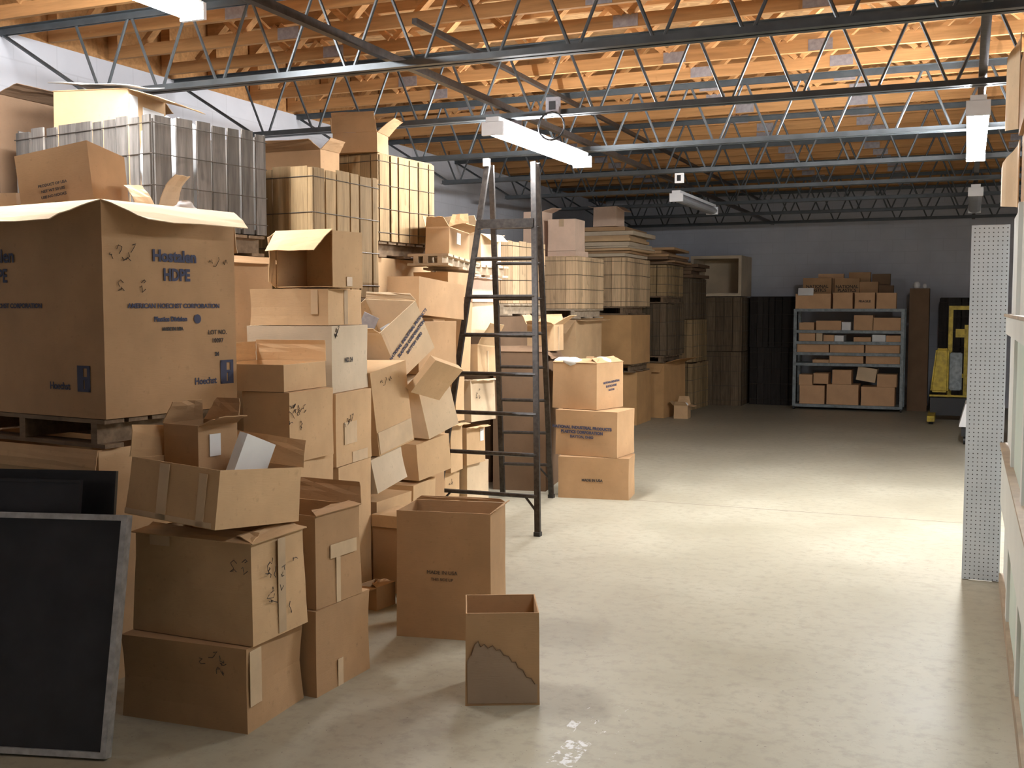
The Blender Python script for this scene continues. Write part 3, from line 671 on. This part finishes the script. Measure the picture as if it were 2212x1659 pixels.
carton('cardboard_box', 'flat carton lying behind the tall open carton', (-2.88, 5.44, .385), (.28, .3, .07), (-2, 0, 0), 'tan', group=G_PILE)
bb = bmesh.new(); box(bb, -.14, .0, 0, .12, 0, .40)
bmesh.ops.bevel(bb, geom=[e for e in bb.edges], offset=.03, segments=4, affect='EDGES')
bin_ = tag(mesh_obj('plastic_bin', bb, M['bluebin'], loc=(-2.74, 5.22, 0), smooth=True), 'dark blue plastic bin half hidden by the tall open carton', 'bin')
carton('cardboard_box', 'carton at floor level under the leaning grey-lit carton', (-3.20, 5.58, 0), (.5, .44, .50), (0, 0, 0), 'tan', group=G_PILE)
carton('cardboard_box', 'tipped greyish carton above the flat one, leaning out of the pile', (-3.14, 5.49, .57), (.4, .38, .20), (0, 7, -9), 'grey', group=G_PILE)
carton('cardboard_box', 'leaning carton with a slit side under the carton with diagonal printing', (-3.16, 5.55, .78), (.42, .38, .50), (-5, 9, -1), 'tan', scrawl=(('r', .08, .4, .12, .06, 3),), tape=[('r', .01, .01, .36, .13)], group=G_PILE)
carton('cardboard_box', 'open carton tipped sideways with three printed lines on its side', (-3.30, 6.07, 1.19), (.45, .38, .36), (-14, 32, 2), 'pale', opening='top', flaps={'f': (.05, 20), 'b': (.05, 0)},
       texts=(('r', 'NATIONAL INDUSTRIAL PRODUCTS', .21, .215, .028, 'ink', 12), ('r', 'PLASTICS CORPORATION', .22, .175, .028, 'ink', 12), ('r', 'DAYTON OHIO', .23, .135, .026, 'ink', 12)), tape=[('r', .0, .0, .025, .34)], group=G_PILE)
bm = bmesh.new(); box(bm, -.05, .05, -.004, .004, 0, .15)
tag(mesh_obj('metal_bracket', bm, M['galv'], loc=(-3.52, 5.98, 1.47), rot=(R(8), R(25), R(20))), 'grey metal bracket sticking up in the tipped printed carton', 'bracket')
bm = bmesh.new(); tube(bm, [(0, 0, 0), (.04, .03, .03), (.1, .05, .04)], .022, 8)
tag(mesh_obj('chrome_fitting', bm, M['alu'], loc=(-3.44, 6.08, 1.50)), 'shiny chrome fitting lying in the tipped printed carton', 'fitting')
carton('cardboard_box', 'thin carton hanging out at a slant beneath the printed tipped carton', (-3.10, 5.83, 1.14), (.05, .37, .25), (-11, -15, 36), 'tan', group=G_PILE)
carton('cardboard_box', 'lowest carton of the column beside the ladder foot', (-3.25, 6.14, 0), (.5, .40, .51), (6, 0, 0), 'tan', group=G_PILE)
carton('cardboard_box', 'second carton up beside the ladder foot, slightly tilted', (-3.25, 6.22, .53), (.45, .37, .24), (-9, 6, -1), 'tan', group=G_PILE)
carton('cardboard_box', 'third carton up beside the ladder foot, leaning back', (-3.20, 6.27, .80), (.42, .29, .34), (-18, 16, -1), 'pale', group=G_PILE)
carton('cardboard_box', 'tall brown carton carrying two large brown cartons at the back of the pile', (-3.50, 6.68, 0), (.34, .42, 1.205), (0, 0, 0), 'brown', group=G_PILE)
carton('cardboard_box', 'large brown carton below the dark topped one, left of the ladder', (-3.40, 6.51, 1.21), (.42, .59, .345), (0, 0, 0), 'brown', group=G_PILE)
carton('cardboard_box', 'large dark topped brown carton leaning near the ladder rail', (-3.45, 6.61, 1.605), (.24, .85, .26), (4, -3, 0), 'brown', group=G_PILE)
carton('cardboard_box', 'tall carton behind the dark topped one, under the light pallet', (-3.755, 7.13, 0), (.36, .50, 1.73), (0, 0, 0), 'brown', group=G_PILE)
carton('cardboard_box', 'carton with a bright side under the light tilted pallet', (-3.67, 7.52, 1.735), (.3, .40, .19), (0, 0, 0), 'brown', group=G_PILE)
pallet('light wooden pallet with tilted deck under a carton with open flaps', (-3.66, 7.50, 1.975), (.34, .72, .09), 4, 'palletpale', tilt=(-4, 0))
carton('cardboard_box', 'shaded carton with white lit flaps on the light tilted pallet', (-3.71, 7.62, 2.06), (.2, .46, .22), (5, -3, 0), 'brown', opening='top', flaps={'f': (.09, 35, 10), 'r': (.13, 70, 20, .02), 'b': (.17, 5, 20), 'l': (.1, 20)}, labels=(('r', .16, .1, .09, .09),), group=G_PILE)
# behind the ladder
def px(label, *a, **k): return carton('cardboard_box', label, *a, group='cartons stacked behind the ladder', **k)
px('carton with a hand hole on the floor behind the ladder', (-3.83, 7.77, 0), (.4, .30, .335), (2, 0, 0), 'tan', scrawl=(('r', .08, .22, .06, .02, 3),))
px('plain carton on the floor behind the ladder, beside the one with a hand hole', (-3.79, 8.11, 0), (.4, .38, .352), (-4, 0, 0), 'pale')
px('carton with open lid second up behind the ladder, next to its far rail', (-3.75, 7.72, .34), (.35, .26, .38), (4, 0, 0), 'tan', opening='top', flaps={'r': (.08, 88, 0), 'f': (.06, 80)})
px('carton with a white label second up behind the ladder', (-3.75, 8.02, .36), (.4, .31, .31), (-5, 0, 0), 'tan', labels=(('r', .22, .18, .06, .1),), opening='top', flaps={'r': (.07, 88, 0)})
px('narrow carton third up behind the ladder', (-3.78, 7.88, .735), (.35, .16, .355), (0, 0, 0), 'tan')
px('pale carton with pencil marks third up behind the ladder', (-3.75, 8.11, .71), (.4, .50, .35), (0, -2, -2), 'pale', opening='top', flaps={'f': (.06, 90), 'r': (.05, 100)}, scrawl=(('r', .1, .2, .06, .1, 4),))
px('slim tall carton fourth up behind the ladder, beside its left rail', (-3.80, 8.02, 1.12), (.35, .19, .58), (2, -1, 2), 'tan')
px('carton with a curled pale flap fourth up behind the ladder', (-3.75, 8.24, 1.10), (.35, .40, .25), (1, -4, -2), 'tan', opening='top', flaps={'r': (.20, 22, 16, .05), 'l': (.1, 60)}, tape=[('r', .2, .0, .03, .2)])
px('carton fifth up behind the ladder, bridging below the torn one', (-3.80, 8.22, 1.43), (.36, .5, .26), (0, 0, 0), 'pale')
px('carton with a torn edge fifth up behind the ladder', (-3.78, 8.20, 1.70), (.4, .55, .205), (1, 0, 0), 'pink', opening='top', flaps={'r': (.05, 95), 'b': (.08, 100)})
pallet('short pale pallet below the carton with hanging white flaps behind the ladder', (-3.80, 8.30, 1.912), (.7, .6, .10), -6, 'palletpale')
px('carton with hanging white flaps near the ladder top', (-3.86, 8.55, 2.015), (.4, .30, .27), (-12, 0, 0), 'pale', opening='top', flaps={'r': (.12, 120, 10, .03), 'f': (.16, 10, 15), 'l': (.16, 20), 'b': (.1, 90)})
carton('bulk_carton', 'tall dark carton behind the ladder, next to the stack of three cartons', (-3.46, 9.07, 0), (.49, .60, 1.255), (9, 0, 0), 'dark', cat='bulk carton', opening='top', flaps={'l': (.07, 110, 10, .02), 'r': (.08, 140), 'f': (.15, -70)})
carton('cardboard_box', 'open carton with a wide roof-like flap behind the top of the stack of three', (-3.44, 9.22, 1.262), (.26, .28, .24), (2, 0, 0), 'tan', opening='top', flaps={'r': (.16, 55, 10), 'f': (.12, 70, 12), 'b': (.1, 30), 'l': (.1, 30)}, tape=[('r', .12, .0, .03, .22)])
# ------------------------------------------------------------------ the stack of three and the two lone cartons
carton('cardboard_box', 'bottom carton of the stack of three in the aisle', (-2.64, 8.92, 0), (.62, .35, .36), (8, 0, 0), 'brown', group='stack of three cartons', texts=(('f', 'MADE IN USA', .3, .16, .03, 'inkdark'),))
carton('cardboard_box', 'middle printed carton of the stack of three in the aisle', (-2.74, 8.90, .363), (.58, .42, .395), (-4, 0, 0), 'brown', group='stack of three cartons',
       texts=(('f', 'NATIONAL INDUSTRIAL PRODUCTS', .25, .245, .034, 'ink', -1, .002), ('f', 'PLASTICS CORPORATION', .25, .205, .034, 'ink', -1, .002), ('f', 'DAYTON, OHIO', .25, .165, .03, 'ink', -1, .0015)))
carton('cardboard_box', 'top open carton of the stack of three in the aisle, filled with scrap', (-2.95, 8.97, .762), (.46, .46, .405), (-13, 0, 0), 'brown', group='stack of three cartons', opening='top', flaps={'f': (.1, -70), 'r': (.1, -60)},
       texts=(('r', 'NATIONAL INDUSTRIAL', .25, .235, .026, 'ink', 3, .001), ('r', 'PLASTICS CORP.', .25, .20, .026, 'ink', 3, .001), ('r', 'DAYTON', .25, .165, .024, 'ink', 3, .001)))
rnd = random.Random(5)
for k, (x, y, nm) in enumerate(((-3.32, 9.13, 'flat white paper scrap at the rear of the top carton of three'), (-3.2, 9.06, 'white wrapping scrap lying in the top carton of three'), (-2.98, 9.2, 'white rolled paper in the top carton of three'))):
    lump('paper_scrap', nm, 'paper scrap', (x, y, 1.135), (.09, .05, .04), 'white', 20 + k, n=2)
carton('cardboard_box', 'small brown carton tucked into the top carton of three', (-3.08, 9.28, 1.09), (.07, .10, .12), (15, 0, 0), 'brown')
carton('cardboard_box', 'tall open carton standing on the floor in front of the pile', (-2.13, 4.83, 0), (.49, .33, .64), (10, 0, 0), 'brown', opening='top', bulge=.008, flaps={'r': (.03, 30, 40, .02), 'b': (.02, -10)}, texts=(('f', 'MADE IN USA', .24, .335, .026, 'inkdark', 0, 0), ('f', 'THIS SIDE UP', .24, .30, .02, 'inkdark', 0, 0)))
carton('cardboard_box', 'small open carton with a torn patch standing alone in the aisle', (-1.60, 4.13, 0), (.31, .30, .39), (25, 0, 0), 'brown', opening='top', bulge=.006)
sb = [o for o in C.objects if o.get('label', '').startswith('small open carton with a torn')][0]
sb = [o for o in sb.children if o.name.startswith('carton_body')][0]
bm = bmesh.new(); pts = [(-.300, .01), (-.302, .19), (-.285, .215), (-.27, .26), (-.255, .275), (-.245, .25), (-.23, .262), (-.215, .245), (-.195, .255), (-.18, .235), (-.165, .238), (-.15, .215), (-.13, .21), (-.115, .185), (-.10, .185), (-.09, .16), (-.07, .15), (-.055, .12), (-.035, .115), (-.02, .09), (-.01, .09), (-.01, .01)]
vs = [bm.verts.new((x, -.0025, z)) for x, z in pts]; bm.faces.new(vs); mesh_obj('torn_patch', bm, M['torn'], sb)
bm = bmesh.new(); tube(bm, [(x, -.0032, z) for i, (x, z) in enumerate(pts[2:-2])], .0022, 5); mesh_obj('torn_edge', bm, M['dark'], sb)

# ------------------------------------------------------------------ stepladder
lad = thing('stepladder', 'tall dark metal stepladder standing open in front of the carton pile', 'ladder', (-3.2, 8.0, 0))
lad.location = (0, 0, 0)
FR, FL, RR, RL = Vector((-2.83, 7.26, 0)), Vector((-3.66, 7.24, 0)), Vector((-3.30, 8.79, 0)), Vector((-3.95, 8.72, 0))
RL = Vector((-3.95, 8.70, 0)); RL.x = -3.72
TR, TL = Vector((-3.14, 7.95, 2.78)), Vector((-3.52, 7.93, 2.78))
TR2, TL2 = TR + Vector((0, .07, 0)), TL + Vector((0.0, .07, 0))
def rail(a, b, nm):
    bm = bmesh.new(); bar(bm, a, b, .042, .026, up=(0, 1, 0)); return mesh_obj(nm, bm, M['ladder'], lad)
rails = [rail(FR, TR, 'front_rail'), rail(FL, TL, 'front_rail'), rail(RR, TR2, 'rear_rail'), rail(RL, TL2, 'rear_rail')]
at = lambda a, b, z: a + (b - a) * ((z - a.z) / (b.z - a.z))
for k in range(8):
    z = .275 + .292 * k
    bm = bmesh.new(); tube(bm, [at(FL, TL, z), at(FR, TR, z)], .016, 8); mesh_obj('rung', bm, M['ladder'], lad)
for k in range(8):
    z = .30 + .285 * k
    bm = bmesh.new(); tube(bm, [at(RL, TL2, z), at(RR, TR2, z)], .014, 8); mesh_obj('rung', bm, M['ladder'], lad)
for a, b, s in ((FR, TR, -1), (FL, TL, 1), (RR, TR2, -1)):
    bm = bmesh.new(); q = at(a, b, .275); tube(bm, [q + Vector((s * .10, 0, 0)), at(a, b, .16)], .009, 6); mesh_obj('corner_brace', bm, M['ladder'], lad)
bm = bmesh.new(); bar(bm, at(FL, TL, 2.30) + Vector((0, -.02, 0)), at(FR, TR, 2.30) + Vector((0, -.02, 0)), .02, .07); mesh_obj('spreader_plate', bm, M['ladder'], lad)
bm = bmesh.new(); bar(bm, TL + Vector((0, -.02, -.02)), TL + Vector((0, -.02, .04)), .045); o = mesh_obj('rail_cap', bm, M['plastic'], rails[1]); o['label'] = 'white rail cap'
for a, rl in zip((FR, FL, RR, RL), rails):
    mesh_obj('rubber_foot', B(a.x - .024, a.x + .024, a.y - .024, a.y + .024, 0, .03), M['black'], rl)

# ------------------------------------------------------------------ framed dark panels against the bulk carton
def framed(label, br, up, wid, mat_edge, hgt, th=.03, fw=.035, side=True):
    u = Vector((-.965, -.26, 0)); v = Vector(up).normalized(); v = (v - u * v.dot(u)).normalized(); n = v.cross(u).normalized()
    root = thing('framed_panel', label, 'panel', br)
    root.matrix_world = Matrix((( *(-u[i:i+1]), *(n[i:i+1]), *(v[i:i+1]), br[i]) for i in range(3))).to_4x4() if False else Matrix([[-u.x, n.x, v.x, br[0]], [-u.y, n.y, v.y, br[1]], [-u.z, n.z, v.z, br[2]], [0, 0, 0, 1]])
    mesh_obj('dark_pane', B(-wid + fw, -fw, -.006, .006, fw, hgt - fw), M['blackpanel'], root)
    mesh_obj('side_bar', B(-fw, 0, -th / 2, th / 2, 0, hgt), M[mat_edge], root)
    mesh_obj('side_bar', B(-wid, -wid + fw, -th / 2, th / 2, 0, hgt), M[mat_edge], root)
    mesh_obj('top_bar', B(-wid + fw, -fw, -th / 2, th / 2, hgt - fw, hgt), M[mat_edge], root)
    mesh_obj('bottom_bar', B(-wid + fw, -fw, -th / 2, th / 2, 0, fw), M[mat_edge], root)
    return root
framed('dark panel in a bare metal frame, nearest of three leaning panels', (-2.86, 3.01, .004), (-.20, .16, .85), 1.0, 'alu', .885, .045, .022)
framed('black framed panel between two other leaning panels', (-3.16, 3.10, .004), (-.17, .14, .96), 1.0, 'blackpanel', .985, .02, .012)
framed('black panel farthest back of the three leaning panels', (-3.12, 3.26, .004), (-.19, .12, .98), 1.0, 'blackpanel', 1.0, .02, .012)

# ------------------------------------------------------------------ shelf unit with cartons
SX0, SX1, SY, SD = -2.58, -.93, 18.15, .52
sh = thing('shelf_unit', 'grey metal shelf unit packed with small cartons against the far wall', 'shelf unit', (0, SY, 0))
for x in (SX0, SX1):
    for y in (0, SD):
        po = mesh_obj('post', B(x - .025, x + .025, y - .025, y + .025, .05, 1.634), M['shelfgrey'], sh)
        bm = bmesh.new(); bmesh.ops.create_cone(bm, cap_ends=True, segments=14, radius1=.028, radius2=.028, depth=.03, matrix=Matrix.Translation((x, y, .028)) @ Matrix.Rotation(R(90), 4, 'Y')); mesh_obj('caster', bm, M['black'], po)
SZ = [.09, .76, .93, 1.11, 1.29, 1.635]
for z in SZ:
    bm = bmesh.new(); box(bm, SX0, SX1, 0, SD, z - .012, z); box(bm, SX0 + .025, SX1 - .025, -.025, .0, z - .045, z); mesh_obj('shelf', bm, M['shelfgrey'], sh)
def shx(cx): # crop column -> world x at the shelf front
    return SX0 + (cx - 165) / (1170 - 165) * (SX1 - SX0)
rows = {  # shelf index: (x0, x1, height, colour, extra)
    0: [(215, 455, .30, 'shelfbox', 'lower'), (475, 775, .325, 'shelfbox', 'lower'), (800, 1110, .30, 'shelfbox', 'lower')],
    1: [(335, 490, .05, 'shelfbox', ''), (495, 815, .135, 'shelfbox', ''), (838, 1150, .13, 'shelfbox', '')],
    2: [(178, 488, .14, 'shelfbox', ''), (500, 818, .13, 'shelfbox', ''), (832, 1146, .135, 'shelfbox', '')],
    3: [(200, 355, .13, 'shelfbox', ''), (365, 425, .13, 'pale', ''), (435, 535, .10, 'shelfbox', ''), (540, 626, .095, 'white', ''), (720, 880, .07, 'shelfbox', ''), (892, 1015, .11, 'white', ''), (1020, 1158, .10, 'shelfbox', '')],
    4: [(200, 342, .12, 'shelfbox', ''), (362, 600, .15, 'shelfbox', ''), (605, 690, .13, 'white', ''), (718, 895, .24, 'shelfbox', ''), (900, 1150, .20, 'shelfbox', '')],
}
names = {
    0: ['squarish carton at the start of the bottom shelf row of the shelf unit', 'wide carton in the middle of the bottom shelf of the shelf unit', 'wide carton at the forklift end of the bottom shelf of the shelf unit'],
    1: ['low tray carton on the second shelf up of the shelf unit', 'long brown carton in the middle of the second shelf up of the shelf unit', 'two-tone carton at the forklift end of the second shelf up of the shelf unit'],
    2: ['long flat orange carton at the stack end of the third shelf up', 'long flat orange carton in the middle of the third shelf up', 'long flat orange carton at the forklift end of the third shelf up'],
    3: ['carton at the stack end of the fourth shelf up of the shelf unit', 'small yellowish carton on the fourth shelf up of the shelf unit', 'short brown carton beside the white marked box on the fourth shelf up', 'small white box with a dark mark on the fourth shelf up', 'low brown carton past the gap on the fourth shelf up', 'white box on the fourth shelf up nearer the forklift', 'brown carton at the forklift end of the fourth shelf up'],
    4: ['small carton at the stack end under the top shelf of the shelf unit', 'carton with a pale lid edge under the top shelf of the shelf unit', 'white jar-like box under the top shelf of the shelf unit', 'tall carton just past the white box under the top shelf', 'broad carton at the forklift end under the top shelf']}
GS = 'cartons on the shelf unit'
for s, lst in rows.items():
    for (a, b_, h, col, _), nm in zip(lst, names[s]):
        x0, x1 = shx(a), shx(b_)
        x0, x1 = max(x0, SX0 + .03), min(x1, SX1 - .03)
        carton('cardboard_box', nm, (x1, SY + .03, SZ[s] + .002), (x1 - x0, .42, h), (0, 0, 0), col, group=GS, bulge=.003, opening='top' if nm.startswith(('low tray', 'small carton at the stack')) else None)
up = [(205, 335, .17, 'shelfbox', 'small dark carton stacked at the stack end of the bottom shelf', .30, 0), (345, 488, .17, 'shelfbox', 'small carton stacked beside the dark one on the bottom shelf', .325, 0), (525, 705, .23, 'shelfbox', 'squarish carton stacked on the wide middle carton of the bottom shelf', .325, 0),
      (745, 925, .22, 'pale', 'tilted carton leaning on the bottom shelf of the shelf unit', .325, 9), (945, 1125, .20, 'shelfbox', 'carton stacked at the forklift end of the bottom shelf', .30, 0)]
for a, b_, h, col, nm, z, tilt in up:
    x0, x1 = shx(a), shx(b_); zz = SZ[0] + z + .005 + (.035 if tilt else 0)
    carton('cardboard_box', nm, (x1, SY + .05, zz), (x1 - x0, .34, h), (0, 0, tilt), col, group=GS, bulge=.003)
zt = SZ[5] + .002
topc = [(163, 500, .24, 'shelfbox', 'long orange carton at the stack end on top of the shelf unit', 0), (520, 705, .255, 'shelfbox', 'squarish carton second from the stack end on top of the shelf unit', 0), (725, 910, .255, 'shelfbox', 'squarish carton third from the stack end on top of the shelf unit', 0),
        (925, 1105, .25, 'shelfbox', 'squarish carton at the forklift end on top of the shelf unit', 0)]
for a, b_, h, col, nm, dz in topc:
    x0, x1 = shx(a), shx(b_)
    carton('cardboard_box', nm, (x1, SY - .01, zt), (x1 - x0, .26, h), (0, 0, 0), col, group=GS, bulge=.003, texts=(('f', 'FRAGILE', (x1 - x0) * .5, h * .45, .05, 'inkdark'),) if 'third' in nm else ())
top2 = [(210, 485, .50, 'brown', 'printed carton standing behind the long orange one on top of the shelf unit'), (515, 750, .49, 'brown', 'wide printed carton standing in the second row on top of the shelf unit'), (752, 925, .43, 'brown', 'plain carton standing in the second row on top of the shelf unit'), (930, 1068, .37, 'dark', 'dark carton at the forklift end of the second row on top of the shelf unit')]
for a, b_, h, col, nm in top2:
    x0, x1 = shx(a), shx(b_)
    carton('cardboard_box', nm, (x1, SY + .27, zt), (x1 - x0, .15, h), (0, 0, 0), col, group=GS, bulge=.003, texts=(('f', 'NATIONAL', (x1 - x0) * .5, h * .72, .07, 'inkdark'), ('f', 'PLASTICS', (x1 - x0) * .5, h * .6, .07, 'inkdark')) if 'printed' in nm else ())
top3 = [(345, 590, .57, 'shelfbox', 'pinkish carton peeping over the second row on top of the shelf unit'), (640, 845, .59, 'brown', 'brown carton peeping over the middle of the second row'), (860, 1030, .56, 'dark', 'dark carton peeping over the plain one on top of the shelf unit')]
for a, b_, h, col, nm in top3:
    x0, x1 = shx(a), shx(b_)
    carton('cardboard_box', nm, (x1, SY + .43, zt), (x1 - x0, .14, h), (0, 0, 0), col, group=GS, bulge=.003)
o = tag(mesh_obj('paper_pad', B(0, .24, 0, .01, 0, .12), M['white'], loc=(shx(190), SY - .055, zt + .215), rot=(R(-14), 0, 0)), 'pale card leaning on the long orange carton on the shelf unit', 'card')
carton('cardboard_box', 'dark carton on a stand beside the shelf unit with white scraps on it', (-.56, 18.5, 0), (.30, .4, 1.96), (0, 0, 0), 'dark', cat='box', opening='top')
lump('plastic_scrap', 'larger white plastic scrap on the dark carton beside the shelf unit', 'plastic scrap', (-.76, 18.6, 1.93), (.055, .05, .07), 'plastic', 31, n=2)
lump('plastic_scrap', 'smaller white plastic scrap on the dark carton beside the shelf unit', 'plastic scrap', (-.64, 18.62, 1.93), (.03, .03, .05), 'plastic', 33, n=2)

# ------------------------------------------------------------------ yellow pallet stacker
st = thing('pallet_stacker', 'worn yellow pallet stacker parked behind the pegboard panel', 'pallet stacker', (0, 0, 0))
st.location = (-.25, 17.0, 0)
def sp(nm, *a, mat='yellow'): return mesh_obj(nm, B(*a), M[mat], st)
sp('mast_upright', .0, .06, .3, .38, .25, 1.68); sp('mast_upright', .42, .48, .3, .38, .25, 1.68)
sp('mast_crossbar', .06, .42, .31, .37, 1.62, 1.68); sp('mast_crossbar', .06, .42, .31, .37, .62, .68)
sp('mast_inner_upright', .22, .27, .28, .34, .3, 1.40, mat='yellow'); sp('lift_cylinder', .315, .365, .24, .29, .3, 1.45)
bm = bmesh.new(); box(bm, -.22, .02, .0, .26, .42, 1.06)
bmesh.ops.bevel(bm, geom=list(bm.edges), offset=.025, segments=3, affect='EDGES')
for v in bm.verts:
    if v.co.z > .9 and v.co.x < -.1: v.co.x += .06
mesh_obj('side_cover', bm, M['yellow'], st)
bm = bmesh.new(); box(bm, .03, .20, .06, .28, .45, 1.0); bmesh.ops.bevel(bm, geom=list(bm.edges), offset=.015, segments=2, affect='EDGES'); mesh_obj('motor_cover', bm, M['shelfgrey'], st)
sp('battery_box', -.22, .46, .05, .28, .08, .34, mat='black'); sp('step_bar', -.23, .47, -.02, .03, .36, .385, mat='yellow')
sp('outrigger', -.24, -.14, -.55, .3, .04, .12); sp('outrigger', .38, .48, -.55, .3, .04, .12)
for x in (-.19, .43):
    bm = bmesh.new(); bmesh.ops.create_cone(bm, cap_ends=True, segments=16, radius1=.05, radius2=.05, depth=.06, matrix=Matrix.Translation((x, -.48, .05)) @ Matrix.Rotation(R(90), 4, 'Y')); mesh_obj('wheel', bm, M['black'], st)
sp('control_box', .10, .22, .2, .28, 1.22, 1.34)
ct = thing('utility_cart', 'white plastic cart showing behind the pegboard panel', 'cart', (-.06, 14.1, 0))
bm = bmesh.new(); vs = box(bm, 0, .5, 0, .6, .22, .50)
for v in vs:
    if v.co.x < .01 and v.co.z > .4: v.co.x += .07
mesh_obj('tub', bm, M['plastic'], ct)
mesh_obj('base_frame', B(.03, .48, .04, .56, .10, .22), M['black'], ct)
for x in (.07, .43):
    for y in (.1, .5):
        bm = bmesh.new(); bmesh.ops.create_cone(bm, cap_ends=True, segments=14, radius1=.05, radius2=.05, depth=.03, matrix=Matrix.Translation((x, y, .05)) @ Matrix.Rotation(R(90), 4, 'Y')); mesh_obj('caster', bm, M['black'], ct)

# ------------------------------------------------------------------ cartons stored over the office partition
carton('bulk_carton', 'upper brown carton with a hanging side flap stored over the white partition', (.90, 5.35, 2.62), (.66, 1.5, .40), (0, 0, 0), 'brown', cat='bulk carton', bulge=.004)
carton('bulk_carton', 'lower brown carton with a hanging side flap stored over the white partition', (.92, 5.3, 2.172), (.66, 1.55, .44), (0, 0, 0), 'brown', cat='bulk carton', bulge=.004)
def side_flap(label, x, y, z0, z1, out, ang):
    par = [o for o in C.objects if o.get('label') == label][0]; bm = bmesh.new(); n = 5
    d = Vector((-math.sin(R(ang)), math.cos(R(ang)), 0)); nn = Vector((d.y, -d.x, 0)); rows = []
    for i in range(n + 1):
        s = out * i / n; ins = .05 * i / n
        rows.append([bm.verts.new(Vector((x, y, z)) + d * s + nn * (k * .006 + .012 * math.sin(i * 1.3))) for z in (z0 + ins, (z0 + z1) / 2, z1 - ins * 2) for k in (0, 1)])
    for a, b_ in zip(rows, rows[1:]):
        for p, q in ((0, 2), (2, 4), (3, 1), (5, 3), (1, 0), (4, 5)): bm.faces.new((a[p], a[q], b_[q], b_[p]))
    for r_ in (rows[0], rows[-1]):
        bm.faces.new((r_[0], r_[2], r_[3], r_[1])); bm.faces.new((r_[2], r_[4], r_[5], r_[3]))
    o = mesh_obj('flap', bm, M['pale'], par); o.matrix_parent_inverse = par.matrix_world.inverted() if False else Matrix.Translation(-Vector(par.location))
side_flap('upper brown carton with a hanging side flap stored over the white partition', .235, 6.85, 2.66, 3.20, .42, 8)
side_flap('lower brown carton with a hanging side flap stored over the white partition', .245, 6.86, 2.22, 2.60, .5, 9)
